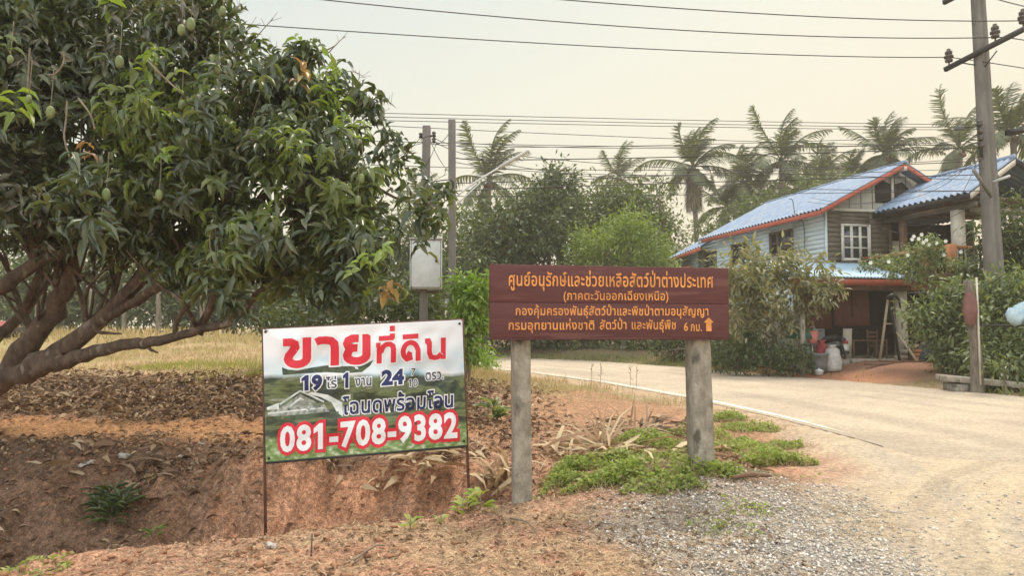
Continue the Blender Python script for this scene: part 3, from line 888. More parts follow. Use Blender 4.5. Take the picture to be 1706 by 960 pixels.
w_ = .26
big = {
 'ข': [[(.0, .87), (.22, .87), (.34, .80), (.36, .68), (.28, .55), (.18, .42), (.15, .30)] + arc(.43, .3, .28, .19, 180, 360)[1:] + [(.71, .6), (.71, 1.0)]],
 'า': [[(.0, .82), (.12, .87), (.3, .87), (.46, .84), (.56, .74), (.58, .6), (.58, 0)]],
 'ย': [[(.50, .87), (.3, .88), (.18, .82), (.14, .72), (.18, .62), (.28, .56), (.46, .55)], [(.28, .56), (.19, .46), (.14, .33)] + arc(.44, .3, .3, .19, 180, 360)[1:] + [(.74, .6), (.74, 1.0)]],
}
def big_layout(ex):
    out, x = [], 0
    for ch, adv in (('ข', .98), ('า', .82), ('ย', .95)):
        for V, F, lay in strokes_layout(big[ch], w_, ex):
            out.append((V + np.array((x, 0)), F, len(out) % 3))
        x += adv
    return out
ban_text('big_lettering', big_layout, [(.055, MT['pwhite'], .0040), (0, MT['pred'], .0062)], 172, 668, 322, 296, 172, 2.72)
small = {
 'ท': [[(.0, .86), (.2, .86)], [(.14, .78), (.14, 0)], [(.2, .5), (.32, .78), (.46, .87), (.62, .87), (.74, .78), (.77, .62), (.77, 0)]],
 'ี': [[(.12, 1.16), (.78, 1.16)], [(.72, 1.1), (.72, 1.36)]], '่': [[(.72, 1.46), (.72, 1.72)]],
 'ด': [[(.46, .44), (.4, .36), (.44, .16), (.3, .12)] + arc(.45, .48, .33, .4, 215, 20, 11) + [(.80, .5), (.80, 0)]],
 'ิ': [[(.1, 1.16), (.82, 1.16)]],
 'น': [[(.0, .9), (.16, .9), (.2, .8), (.2, .35), (.28, .14), (.45, .09), (.62, .12), (.76, .26)], [(.84, 1.0), (.84, 0)]],
}
def small_layout(ex):
    out, x = [], 0
    for ch, adv in (('ท', 0), ('ี', 0), ('่', 1.08), ('ด', 0), ('ิ', 1.12), ('น', 1)):
        for V, F, lay in strokes_layout(small[ch], .23, ex):
            out.append((V + np.array((x, 0)), F, len(out) % 3))
        x += adv
    return out
ban_text('lettering', small_layout, [(.07, MT['pwhite'], .0040), (0, MT['pred'], .0062)], 690, 1085, 298, 272, 124, 3.05)
ft('19', 272, 386, 446, 440, 112, .055, 'pnavy', .06)
ft('ไร่', 410, 470, 436, 434, 76, .02, 'pink_', .07)
ft('1', 502, 546, 431, 429, 112, .055, 'pnavy', .06)
ft('งาน', 572, 668, 424, 418, 78, .02, 'pink_', .07)
ft('24', 724, 850, 418, 410, 112, .055, 'pnavy', .06)
ft('7', 892, 920, 366, 364, 58, .012, 'pink_', .07)
ft('10', 876, 934, 430, 427, 58, .012, 'pink_', .07)
poly_on('fraction_bar', [(874, 376), (934, 372), (934, 376), (874, 380)], .0062, MT['pink_'])
ft('ตรว.', 976, 1090, 394, 386, 76, .018, 'pink_', .06)
ft('โฉนดพร้อมโอน', 502, 1150, 588, 546, 122, .019, 'pnavy', .055)
ft('081-708-9382', 158, 1168, 796, 716, 196, .036, 'pwhite', .10, .06, 'pred', 'phone_number')
# hem, eyelets, poles, bottom rail
for (u_, v_) in ((.012, .02), (.985, .03), (.015, .975), (.985, .965)):
    P_ = Vector(bs(np.array([u_ * BW]), np.array([v_ * BH]), .004)[0])
    MB().tube([P_, P_ + Vector(bs.n) * .004], .012, 10).build('eyelet', MT['darksteel'], ban)
def pole(ptop, pbot, r, name='pole', m='rust'):
    return MB().tube([pbot, ptop], r, 8).build(name, MT[m], ban)
back = -Vector(bs.n) * .03
lb = at(446, 880, BYL); lb.z = min(lb.z, hz(lb.x, lb.y)) - .2
pole(at(438, 546, BYL) + back, lb + back, .014)
rb_ = at(788, 830, BYR); rb_.z = hz(rb_.x, rb_.y) - .3
pole(at(771, 531, BYR) + back, rb_ + back, .014)
MB().tube([cBL.lerp(cTL, -.008) + Vector((0, .01, 0)), cBR.lerp(cTR, -.008) + Vector((0, .01, 0))], .014, 8).build('bottom_rail', MT['darksteel'], ban)
MB().tube([cTL + back, cTR + back], .012, 8).build('top_rail', MT['rust'], ban)
for (a, b) in ((at(447, 552, BYL), at(437, 547, BYL)), (at(765, 536, BYR), at(772, 532, BYR))):
    MB().tube([a, b], .003, 5).build('tie', MT['wire'], ban)



# ------------------------------------------------------------------ mango tree (trunk off to the left, crown over the bank)
TB_ = Vector((-8.1, 10.4, hz(-8.1, 10.4)))
mango = empty('mango_tree', TB_, 'broad dark mango tree with hanging green fruit and low sweeping limbs', 'tree')
mb = MB()
def limb(pix, r, n=9):
    """pix: (px, py, Y), r: radius per point"""
    pts, rr = smooth_path([at(*p) for p in pix], [x * .74 for x in r], 5)
    pts = [p + Vector((random.uniform(-1, 1), random.uniform(-1, 1), random.uniform(-1, 1))) * rr[i] * .3 for i, p in enumerate(pts)]
    mb.tube(pts, rr, n)
mb.tube(*smooth_path([TB_ - Vector((0, 0, .4)), TB_ + Vector((.1, -.05, .35)), TB_ + Vector((.35, -.15, .75))], [.42, .33, .3], 4), n=12)
limb([(-60, 660, 10.3), (0, 630, 10.1), (60, 560, 9.9), (105, 490, 9.7), (135, 395, 9.4), (150, 250, 9.2), (160, 80, 9.2)], [.27, .24, .19, .165, .13, .09, .05])
limb([(-40, 655, 10.25), (60, 605, 9.9), (150, 548, 9.6), (225, 478, 9.3), (262, 400, 9.0), (300, 280, 8.8), (330, 150, 8.7)], [.25, .21, .15, .12, .10, .07, .04])
limb([(20, 628, 10.1), (110, 600, 9.7), (190, 577, 9.4), (250, 570, 9.1), (320, 553, 8.8), (386, 536, 8.5), (440, 480, 8.2), (520, 420, 8.0)], [.17, .14, .105, .09, .07, .06, .05, .03])
limb([(145, 545, 9.6), (230, 500, 9.3), (300, 448, 8.9), (380, 400, 8.5), (480, 330, 8.2), (560, 260, 8.1)], [.10, .085, .08, .07, .05, .025])
limb([(-60, 600, 10.3), (0, 555, 10.4), (40, 520, 10.6), (70, 450, 10.8), (60, 330, 10.8)], [.14, .11, .09, .08, .04])
limb([(-60, 500, 9.4), (0, 480, 9.3), (60, 440, 9.2), (150, 400, 9.0)], [.12, .13, .11, .05])
limb([(290, 562, 9.0), (300, 525, 8.9), (330, 490, 8.8), (345, 440, 8.7)], [.045, .04, .04, .02])
limb([(235, 573, 9.2), (250, 582, 9.1), (263, 588, 9.0)], [.04, .028, .012], 6)
limb([(150, 552, 9.6), (175, 555, 9.5), (202, 556, 9.4)], [.05, .03, .012], 6)
limb([(60, 610, 9.9), (90, 618, 9.8), (113, 612, 9.7)], [.05, .035, .015], 6)
limb([(520, 300, 8.1), (600, 300, 7.9), (660, 330, 7.7), (720, 345, 7.5)], [.035, .03, .02, .01], 6)
limb([(500, 330, 8.2), (570, 400, 7.9), (610, 470, 7.6)], [.04, .03, .015], 6)
limb([(330, 200, 8.7), (430, 140, 8.5), (520, 95, 8.4), (560, 75, 8.3)], [.04, .03, .014, .006], 6)
limb([(480, 200, 8.3), (560, 170, 8.2), (625, 165, 8.1)], [.03, .018, .008], 6)
LIMBS = []
def sublimb(a, b, r0):
    a, b = Vector(a), Vector(b)
    k1 = a.lerp(b, .35) + Vector((random.uniform(-.2, .2), random.uniform(-.2, .2), random.uniform(-.1, .25)))
    k2 = a.lerp(b, .7) + Vector((random.uniform(-.2, .2), random.uniform(-.2, .2), random.uniform(-.1, .25)))
    mb.tube(*smooth_path([a, k1, k2, b], [r0, r0 * .75, r0 * .5, r0 * .2], 4), n=6)
for (x0, y0, Y0) in ((60, 560, 9.9), (100, 490, 9.7), (135, 400, 9.4), (190, 510, 9.5), (240, 440, 9.1), (300, 450, 8.9), (380, 400, 8.5), (262, 400, 9.0), (150, 548, 9.6), (330, 553, 8.8), (40, 520, 10.6), (60, 440, 9.2)):
    for k in range(5):
        sublimb(at(x0 + random.uniform(-6, 6), y0 + random.uniform(-6, 6), Y0), at(x0 + random.uniform(-130, 200), y0 - random.uniform(90, 260), Y0 + random.uniform(-1, .4)), random.uniform(.02, .045))
mb.build('trunk', MT['bark'], mango, smooth=True)

def pixell(px, py, rx, ry, Y, rY):
    p = at(px, py, Y)
    return (p.x, p.y, p.z, rx / FPX * Y, rY, ry / FPX * Y)
ME = [pixell(130, 170, 300, 225, 9.4, 2.3), pixell(-120, 190, 260, 270, 9.2, 2.3), pixell(60, -80, 320, 180, 9.2, 2.4), pixell(400, 250, 200, 170, 8.5, 1.7),
      pixell(340, 125, 95, 105, 8.8, 1.2), pixell(540, 330, 130, 145, 8.0, 1.3), pixell(470, 420, 150, 75, 7.9, 1.2), pixell(630, 300, 65, 60, 7.8, .7),
      pixell(610, 430, 75, 85, 7.6, .8), pixell(700, 350, 48, 40, 7.5, .45), pixell(490, 112, 38, 24, 8.4, .4), pixell(560, 165, 75, 50, 8.2, .5),
      pixell(230, 350, 170, 65, 8.6, 1.3), pixell(580, 495, 60, 40, 7.5, .5), pixell(350, 430, 80, 45, 8.2, .7), pixell(60, 350, 110, 55, 8.8, 1.0),
      pixell(-160, 420, 130, 60, 9.5, 1.0), pixell(335, 20, 55, 70, 8.8, .7), pixell(470, 150, 70, 50, 8.5, .7), pixell(330, 420, 150, 60, 8.9, .9), pixell(200, 420, 120, 50, 9.3, .8)]
def rosettes(P, U, r, per=11, L=.235, W=.062, droop=.55, T=T8, F=F8):
    n = len(P)
    ax = nrm(U + .5 * unit(n, r) + np.array((0, 0, .25)))
    a = ax[:, None, :].repeat(per, 1).reshape(-1, 3)
    b = nrm(np.cross(a, unit(n, r).repeat(per, 0)))
    c_ = np.cross(a, b)
    th = (np.arange(per) * 2.4)[None].repeat(n, 0).ravel() + r.random(n).repeat(per) * 6.28
    el = r.uniform(-.25, .75, n * per)
    D = b * np.cos(th)[:, None] + c_ * np.sin(th)[:, None] + a * el[:, None]
    D[:, 2] -= (droop * (.1 + 1.7 * r.random((n, 1))) * (.6 + .8 * r.random((n, per)))).ravel()
    D += r.normal(size=D.shape) * .22
    Q = P.repeat(per, 0) + a * (r.random((n * per, 1)) - .6) * .26
    N = a + np.array((0, 0, .7))
    s = (.55 + .6 * r.random(n * per)) * (.7 + .5 * r.random(n)).repeat(per)
    kp = r.random(n * per) < (.45 + .6 * r.random(n)).repeat(per)
    Q, D, N, s = Q[kp], D[kp], N[kp], s[kp]
    N = N + r.normal(size=N.shape) * .45
    return leaves(Q, D, N, L * s, W * (s * .6 + .4) * r.uniform(.75, 1.25, len(s)), T, F, 1.9)
r1 = np.random.default_rng(21)
P1, U1 = sample_ells(ME, 8600, .42, r1)
gap = vnoise(P1[:, 0] * 1.7 + P1[:, 1] * .9, P1[:, 2] * 1.9 - P1[:, 1] * .6, 91)
keep = (P1[:, 1] > 5.6) & ((gap > .31 + .13 * (np.linalg.norm(U1, axis=1) > .86)) | (r1.random(len(P1)) < .16))
P1, U1 = P1[keep], U1[keep]
tone = vnoise(P1[:, 0] * 1.1, P1[:, 2] * 1.3 + P1[:, 1], 92) + .5 * (r1.random(len(P1)) - .5) + .1 * (P1[:, 0] + 3.5)
o_ = np.argsort(tone); P1, U1 = P1[o_], U1[o_]; n1_, n2_ = int(len(P1) * .38), int(len(P1) * .86)
crs = [rosettes(P1[a:b], U1[a:b], r1, per_, L_, W_, dr_) for a, b, per_, L_, W_, dr_ in ((0, n1_, 11, .172, .054, .6), (n1_, n2_, 11, .195, .058, .5), (n2_, len(P1), 12, .185, .052, .75))]
NL = [sum(len(f) for f in F) for V, F in crs]
V1, F1 = merge(crs)
# thin twigs reaching out of the crown
mb = MB()
for i in range(230):
    j = int(r1.integers(len(P1)))
    p = Vector(P1[j]); u = Vector(U1[j]).normalized()
    if p.y < 6: continue
    a = p - u * .5 + Vector((0, 0, random.uniform(-.1, .25)))
    mb.tube(*smooth_path([a, p.lerp(a, .4) + Vector((0, 0, .05)), p], [.011, .008, .005], 3), n=4, cap=False)
for (x0, y0, x1, y1) in ((380, 80, 425, 40), (385, 30, 400, 5), (470, 100, 440, 70), (545, 90, 575, 60), (560, 120, 610, 130), (600, 170, 640, 195), (590, 150, 598, 120), (625, 170, 660, 180), (420, 70, 455, 30), (650, 280, 690, 250), (700, 320, 745, 290), (610, 150, 600, 210)):
    Y = 8.2
    a, b = at(x0, y0, Y), at(x1, y1, Y)
    m_ = a.lerp(b, .5) + Vector((.03, 0, .04))
    mb.tube(*smooth_path([a, m_, b], [.007, .005, .003], 3), n=4, cap=False)
    for k in range(3):
        e = m_.lerp(b, k / 3) ; mb.tube([e, e + Vector((random.uniform(-.1, .12), random.uniform(-.1, .1), random.uniform(.04, .14)))], [.003, .002], 4, False)
# pale bare runners hanging through the leaves
for pts in ([(112, 168), (110, 200), (107, 230), (117, 265)], [(130, 163), (150, 190), (158, 215)], [(357, 370), (362, 410), (365, 450)], [(352, 385), (350, 410), (362, 445), (385, 450)], [(50, 80), (48, 110), (46, 150)], [(105, 85), (106, 105), (92, 123), (80, 124)], [(245, 100), (285, 140), (345, 190)], [(415, 215), (405, 235), (395, 248)], [(300, 150), (330, 185), (355, 210)]):
    mb.tube(*smooth_path([at(x, y, 6.9 if x < 300 else 7.1) for x, y in pts], [.009] * len(pts), 3), n=5, cap=False)
MT['twig'] = mat('pale_twig', (.24, .2, .14), (.14, .11, .08), 9, .9)
nl = sum(len(f) for f in F1)
crown = np_obj('crown', np.concatenate([V1, np.array(mb.v)]), F1 + [[i + len(V1) for i in f] for f in mb.f], MT['mangoleaf'], mango, smooth=True)
for m_ in ('mangodusty', 'freshbacklit', 'twig'): crown.data.materials.append(MT[m_])
mi = np.zeros(len(crown.data.polygons), np.int32); mi[:NL[0]] = 1; mi[NL[0] + NL[1]:] = 2; mi[nl:] = 3
crown.data.polygons.foreach_set('material_index', mi)
def near_tuft(px, py, Y, m, n=1, per=9, L=.15, spread=.14, droop=.5, name='young_leaves'):
    p = at(px, py, Y)
    P = np.array([(p.x, p.y, p.z)] * n) + r1.normal(size=(n, 3)) * spread
    U = np.tile(np.array((0, -.4, .5)), (n, 1))
    V, F = rosettes(P, U, r1, per, L, .06, droop)
    return np_obj(name, V, F, MT[m], mango, smooth=True)
near_tuft(182, 375, 6.5, 'mangoleaf', 3, 12, .26, .08, .35, 'leaf_cluster'); near_tuft(360, 490, 6.9, 'mangoleaf', 4, 12, .26, .12, .4, 'leaf_cluster')
near_tuft(110, 300, 6.6, 'mangoleaf', 4, 12, .26, .16, .4, 'leaf_cluster'); near_tuft(20, 165, 6.6, 'youngleaf', 1, 12, .26, .06)
for (x, y, Y, m, n) in ((145, 217, 6.8, 'coppleaf', 1), (345, 228, 7.0, 'youngleaf', 1), (255, 178, 7.0, 'youngleaf', 1), (243, 70, 7.1, 'youngleaf', 1), (548, 130, 7.7, 'youngleaf', 5), (565, 155, 7.7, 'youngleaf', 4), (540, 140, 7.7, 'coppleaf', 1),
                        (610, 420, 6.8, 'youngleaf', 3), (628, 465, 6.75, 'coppleaf', 1), (650, 440, 6.9, 'youngleaf', 1), (35, 20, 6.9, 'youngleaf', 1), (527, 80, 7.9, 'youngleaf', 1), (220, 5, 7.2, 'youngleaf', 1), (585, 190, 7.4, 'youngleaf', 2), (500, 245, 7.3, 'youngleaf', 2)):
    near_tuft(x, y, Y, m, n)
for (x_, y_) in ((528, 85), (515, 100), (500, 92), (560, 140), (602, 160), (628, 168), (636, 182), (600, 200), (690, 262), (655, 240), (742, 330), (725, 300), (398, 52), (372, 18), (425, 78), (365, -5), (640, 225), (700, 395), (560, 190)):
    near_tuft(x_, y_, 8.1, 'mangoleaf', 3, 12, .2, .06, .7, 'leaf_cluster')
def fruit(px, py, Y, h=24):
    p = at(px, py, Y); s = .88 * h / FPX * Y
    mbf = MB().lathe(p - Vector((0, 0, s / 2)), [(s * a * .82, s * b) for a, b in ((.04, 0), (.17, .04), (.28, .15), (.35, .32), (.37, .52), (.33, .75), (.22, .92), (.06, 1.0))], 12)
    o = mbf.build('mango_fruit', MT['mango'], mango, smooth=True)
    q = p + Vector((0, 0, s / 2))
    MB().tube(*smooth_path([q - Vector((0, 0, .01)), q + Vector((.01, 0, .15)), q + Vector((-.01, .04, .34))], [.0035, .0035, .0035], 3), n=5).build('stalk', MT['twig'], o)
for x, y, Y, h in ((199, 103, 6.7, 26), (84, 187, 6.5, 26), (177, 324, 6.6, 25), (265, 325, 6.8, 22), (318, 40, 7.0, 27), (302, 50, 7.1, 24), (363, 116, 7.1, 20), (363, 153, 7.1, 20), (302, 175, 7.2, 20), (428, 415, 6.9, 16), (602, 298, 7.1, 20), (596, 335, 7.1, 22), (48, 165, 6.6, 18), (17, 99, 6.7, 18), (371, 18, 7.2, 20)):
    fruit(x, y, Y, h)

# ------------------------------------------------------------------ litter, grass and weeds (ground cover)
r2 = np.random.default_rng(31)
def scatter(n, x0, x1, y0, y1, dens=None, r=r2):
    x = r.uniform(x0, x1, n); y = r.uniform(y0, y1, n)
    if dens is not None:
        k = r.random(n) < dens(x, y); x, y = x[k], y[k]
    return x, y, H(x, y)
def flat_leaves(x, y, z, L, W, lift=.01, tilt=.5, r=r2, T=T8, F=F8, curl=2.0):
    n = len(x)
    a = r.random(n) * 6.28
    D = np.stack([np.cos(a), np.sin(a), r.normal(size=n) * tilt * .5], -1)
    N = np.array((0, 0, 1.0)) + r.normal(size=(n, 3)) * tilt
    s = .5 + .8 * r.random(n)
    return leaves(np.stack([x, y, z + lift * (.3 + r.random(n))], -1), D, N, L * s, W * s, T, F, curl)
parts = []
x, y, z = scatter(21000, -11, 1.2, 10.2, 17, lambda x, y: sstep(17, 13.5, y + 2 * (fbm(x, y, 3) - .5)) * sstep(10.1, 11.0, y + 1.2 * (fbm(x * 1.3, y * 1.3, 40) - .5)) * sstep(1.2, -1.5, x))
k_ = len(x) // 3
parts.append(flat_leaves(x[:k_], y[:k_], z[:k_], .17, .055, .05))
parts.append(flat_leaves(x[k_:], y[k_:], z[k_:], .09, .035, .03, .35))
x, y, z = scatter(11000, -8, .6, 6.0, 9.6, lambda x, y: np.clip(.16 + .9 * sstep(-2.4, -3.6, x) * sstep(.42, .58, fbm(x * 1.1, y * 1.1, 8)), 0, 1) * np.where((y > 8.2) | (x < -2.6), 1, .12))
k_ = len(x) // 4
parts.append(flat_leaves(x[:k_], y[:k_], z[:k_], .14, .045, .03))
parts.append(flat_leaves(x[k_:], y[k_:], z[k_:], .07, .028, .02, .4))
x, y, z = scatter(4000, -.9, 2.6, 7.2, 10.5, lambda x, y: .25 + .75 * sstep(.45, .6, fbm(x, y, 12)))
parts.append(flat_leaves(x, y, z, .08, .025, .03))
x, y, z = scatter(3500, -3.5, 1.9, 3, 6.6, lambda x, y: .2 + .8 * (fbm(x * 1.7, y * 1.7, 52) > .5))
parts.append(flat_leaves(x, y, z, .045, .02, .015, .35))
V_, F_ = merge(parts)
tag(np_obj('leaf_litter', V_, F_, MT['dryleaf'], smooth=True), 'brown fallen leaves covering the earth under the mango tree', 'leaf litter', kind='stuff')

def blades(x, y, z, h, w, lean=.35, r=r2):
    n = len(x)
    D = np.stack([r.normal(size=n) * lean, r.normal(size=n) * lean, np.ones(n)], -1)
    s = .45 + .9 * r.random(n)
    return leaves(np.stack([x, y, z - .01], -1), D, unit(n, r) * np.array((1, 1, .1)), h * s, w * np.ones(n), TB, FB, 1.2)
parts = []
x, y, z = scatter(30000, -16, 1.0, 14, 30, lambda x, y: sstep(13.6, 17, y + 3 * (fbm(x * .5, y * .5, 44) - .5)) * (.12 + .88 * sstep(.42, .58, fbm(x * .8, y * .8, 15))) * sstep(1.5, 3.5, xnear(y) - x))
parts.append(blades(x, y, z, .17, .014))
x, y, z = scatter(9000, -2.6, 3.6, 10.5, 26, lambda x, y: sstep(12, 15, y) * sstep(.25, .9, xnear(y) - x) * sstep(.38, .56, fbm(x * .9, y * .9, 17)))
parts.append(blades(x, y, z, .24, .012))
x, y, z = scatter(9000, -45, -8, 26, 46, lambda x, y: sstep(2, 5, xnear(y) - x))
parts.append(blades(x, y, z, .4, .045))
V_, F_ = merge(parts)
tag(np_obj('dry_grass', V_, F_, MT['drygrass']), 'dry yellow grass of the field behind the banner', 'grass', kind='stuff')
parts = []
x, y, z = scatter(16000, -3.2, 1.9, 3.0, 6.4, lambda x, y: sstep(.4, .6, fbm(x * 1.6, y * 1.6, 19)) * sstep(lip(x) + .25, lip(x) - .15, y) * sstep(-3.0, -1.0, x) + .12)
n = len(x); a = r2.random(n) * 6.28
parts.append(leaves(np.stack([x, y, z + .012], -1), np.stack([np.cos(a), np.sin(a), r2.uniform(-.05, .3, n)], -1), np.tile((0, 0, 1.), (n, 1)) + r2.normal(size=(n, 3)) * .3, .085 * (.4 + r2.random(n)), .004 * np.ones(n), TB, FB, 1))
x, y, z = scatter(900, 1.2, 3.0, 5.2, 6.5)
n = len(x); a = r2.random(n) * 6.28
parts.append(leaves(np.stack([x, y, z + .012], -1), np.stack([np.cos(a), np.sin(a), r2.uniform(-.05, .3, n)], -1), np.tile((0, 0, 1.), (n, 1)) + r2.normal(size=(n, 3)) * .3, .1 * (.4 + r2.random(n)), .005 * np.ones(n), TB, FB, 1))
V_, F_ = merge(parts)
tag(np_obj('straw', V_, F_, MT['straw']), 'loose straw on the earth shoulder in the foreground', 'straw', kind='stuff')

x, y, z = scatter(16000, -9, -1, 13.2, 22, lambda x, y: sstep(.42, .54, fbm(x * .55, y * .45, 57)) * sstep(13.2, 15, y + .2 * (x + 5)))
V_, F_ = blades(x, y, z, .16, .016, .5)
MT['fieldgrass'] = leafmat('yellow_green_grass', [(.2, .22, .06), (.28, .28, .09), (.34, .32, .12), (.24, .26, .07)], .3, .75, .15)
tag(np_obj('field_grass', V_, F_, MT['fieldgrass']), 'yellow green grass patches in the field under the low mango limb', 'grass', kind='stuff')
x, y, z = scatter(60000, -10, 13, 16, 42, lambda x, y: sstep(.08, .3, x - xfar(y)) * sstep(2.6, 1.2, x - xfar(y)) * np.where((x > 8.6) & (x < 12.2) & (y > 18), .03, 1) * sstep(.3, .5, fbm(x * 1.2, y * 1.2, 27) + .1))
V_, F_ = blades(x, y, z, .22, .03, .5)
MT['vergegrass'] = leafmat('green_verge_grass', [(.1, .13, .04), (.16, .19, .06), (.22, .23, .09), (.27, .25, .12)], .3, .7, .2)
tag(np_obj('verge_grass', V_, F_, MT['vergegrass']), 'green and straw coloured grass along the far edge of the road', 'grass', kind='stuff')
def weeds(name, label, cat, m, zones, h=.1, L=.06, W=.032, kind='stuff'):
    parts = []
    for (cx_, cy_, rx_, ry_, n) in zones:
        t = r2.random(n) * 6.28; rr_ = np.sqrt(r2.random(n)) * (.75 + .5 * vnoise(np.cos(t) * 2 + cx_ * 3, np.sin(t) * 2, 5))
        x = cx_ + rx_ * rr_ * np.cos(t); y = cy_ + ry_ * rr_ * np.sin(t)
        k = fbm(x * 3.1, y * 3.1, 23) > .36; x, y, rr_ = x[k], y[k], rr_[k]; n = len(x)
        z = H(x, y) + h * r2.random(n) ** 1.2 * (.4 + 1.3 * sstep(.4, .65, vnoise(x * 2.3, y * 2.3, 67))) * np.clip(1.4 - rr_, .25, 1) * (.5 + 1.2 * vnoise(x * 4, y * 4, 66))
        D = unit(n, r2); D[:, 2] = np.abs(D[:, 2]) * .5 + .1
        s = .5 + .9 * r2.random(n)
        parts.append(leaves(np.stack([x, y, z], -1), D, np.tile((0, -.2, 1.), (n, 1)) + r2.normal(size=(n, 3)) * .5, L * s, W * s, T8, F8, 1.2))
    V_, F_ = merge(parts)
    o = np_obj(name, V_, F_, MT[m], smooth=True)
    return tag(o, label, cat, kind=kind)
def gp(px, py): return ground_at(px, py)
zs = []
for (x, y, rx_, ry_, n) in ((1120, 745, .75, .28, 1700), (1010, 775, .5, .22, 900), (1225, 745, .55, .28, 1000), (1060, 790, .6, .16, 900), (1170, 790, .4, .1, 300), (940, 812, .3, .1, 350), (1285, 775, .35, .12, 240), (1100, 815, .35, .08, 160), (1250, 715, .4, .3, 450), (1210, 700, .3, .3, 350), (1290, 745, .4, .2, 350), (1320, 775, .25, .1, 120), (960, 790, .35, .12, 350), (1150, 728, .6, .3, 500), (1240, 760, .5, .35, 500), (1080, 765, .5, .3, 500)):
    g_ = gp(x, y); zs.append((g_.x, g_.y, rx_, ry_, int(n * 2.8)))
weeds('weed_patch', 'bright green creeping weeds around the right sign post', 'weeds', 'weed', zs, .085, .046, .021)
sx_, sy_, sz_ = [], [], []
for (a_, b_, c_, d_, n) in zs:
    m_ = n // 3; t_ = r2.random(m_) * 6.28; q_ = np.sqrt(r2.random(m_)) * 1.25
    sx_.append(a_ + c_ * q_ * np.cos(t_)); sy_.append(b_ + d_ * q_ * np.sin(t_))
sx_, sy_ = np.concatenate(sx_), np.concatenate(sy_)
V_, F_ = blades(sx_, sy_, H(sx_, sy_), .11, .006, .8)
tag(np_obj('dry_weed_stems', V_, F_, MT['straw']), 'dry stems and straw mixed into the green weeds at the right post', 'straw', kind='stuff')
zs = []
for (x, y, n) in ((1240, 850, 140), (1330, 800, 60), (60, 935, 160), (1210, 880, 90)):
    g_ = gp(x, y); zs.append((g_.x, g_.y, .28, .14, n))
weeds('sparse_weeds', 'small sparse weeds growing at the gravel edge', 'weeds', 'weed', zs, .05, .035, .016)

# gravel
xg, yg, zg = scatter(52000, .3, 4.6, 2.6, 7.4, lambda x, y: sstep(.3, 1.1, x - .17 * (6.2 - y) + .7 * (fbm(x * 1.3, y * 1.3, 40) - .5)) * sstep(6.7, 5.7, y - .3 * (x - 1.6) + 1.0 * (fbm(x * 1.3, y * 1.3, 40) - .5) + .5 * (fbm(x * 4, y * 4, 48) - .5)) * (1 - .96 * sstep(1.5, 2.4, x + .9 * (fbm(x * 1.3, y * 1.3, 40) - .5) - .33 * (y - 3.5))))
n = len(xg)
octa = np.array([(1, 0, 0), (0, 1, 0), (-1, 0, 0), (0, -1, 0), (0, 0, .7), (0, 0, -.7)])
sz = .005 + .011 * r2.random(n) ** 2
Vg = octa[None] * (1 + .35 * r2.normal(size=(n, 6, 1))) * sz[:, None, None]
a = r2.random(n) * 6.28
ca, sa = np.cos(a)[:, None], np.sin(a)[:, None]
Vg = np.stack([Vg[..., 0] * ca - Vg[..., 1] * sa, Vg[..., 0] * sa + Vg[..., 1] * ca, Vg[..., 2]], -1) + np.stack([xg, yg, zg + sz * .35], -1)[:, None]
fo = np.array([(0, 1, 4), (1, 2, 4), (2, 3, 4), (3, 0, 4), (1, 0, 5), (2, 1, 5), (3, 2, 5), (0, 3, 5)])
Fg = (fo[None] + (np.arange(n) * 6)[:, None, None]).reshape(-1, 3)
tag(np_obj('gravel', Vg.reshape(-1, 3), [Fg], MT['gravel']), 'loose grey gravel spread over the apron', 'gravel', kind='stuff')
# clods and crumbs of earth
xg, yg, zg = scatter(16000, -7, 2.2, 3.0, 10.5, lambda x, y: (.25 + .75 * (fbm(x * 1.5, y * 1.5, 51) > .52)) * ~((x > .4) & (y < 6.6)))
n = len(xg); sz = .006 + .03 * r2.random(n) ** 5
Vg = octa[None] * (1 + .35 * r2.normal(size=(n, 6, 1))) * sz[:, None, None] + np.stack([xg, yg, zg + sz * .2], -1)[:, None]
Fg = (fo[None] + (np.arange(n) * 6)[:, None, None]).reshape(-1, 3)
MT['clod'] = mat('red_earth_clod', (.33, .165, .09), (.24, .12, .07), 4, .95)
tag(np_obj('earth_clods', Vg.reshape(-1, 3), [Fg], MT['clod'], smooth=False), 'small clods of red earth on the bank and shoulder', 'earth clods', kind='stuff')

# ------------------------------------------------------------------ the house across the road
A0, B0 = 11.66, 27.0
GZ = .46
av_, bv_ = Vector((.975, .224, 0)), Vector((-.224, .975, 0))
HM = Matrix(((.975, -.224, 0), (.224, .975, 0), (0, 0, 1)))
def hp(a, b, z): return Vector((A0, B0, z)) + av_ * a + bv_ * b
house = empty('house', (A0, B0, GZ), 'two storey wooden house with blue sheet roofs, pale blue side boards and old timber front', 'house')
def hb(mb, a0, a1, b0, b1, z0, z1):
    return mb.box(hp((a0 + a1) / 2, (b0 + b1) / 2, (z0 + z1) / 2), (abs(a1 - a0), abs(b1 - b0), abs(z1 - z0)), HM)
def hbox(name, m, a0, a1, b0, b1, z0, z1, parent=house):
    return hb(MB(), a0, a1, b0, b1, z0, z1).build(name, MT[m], parent)

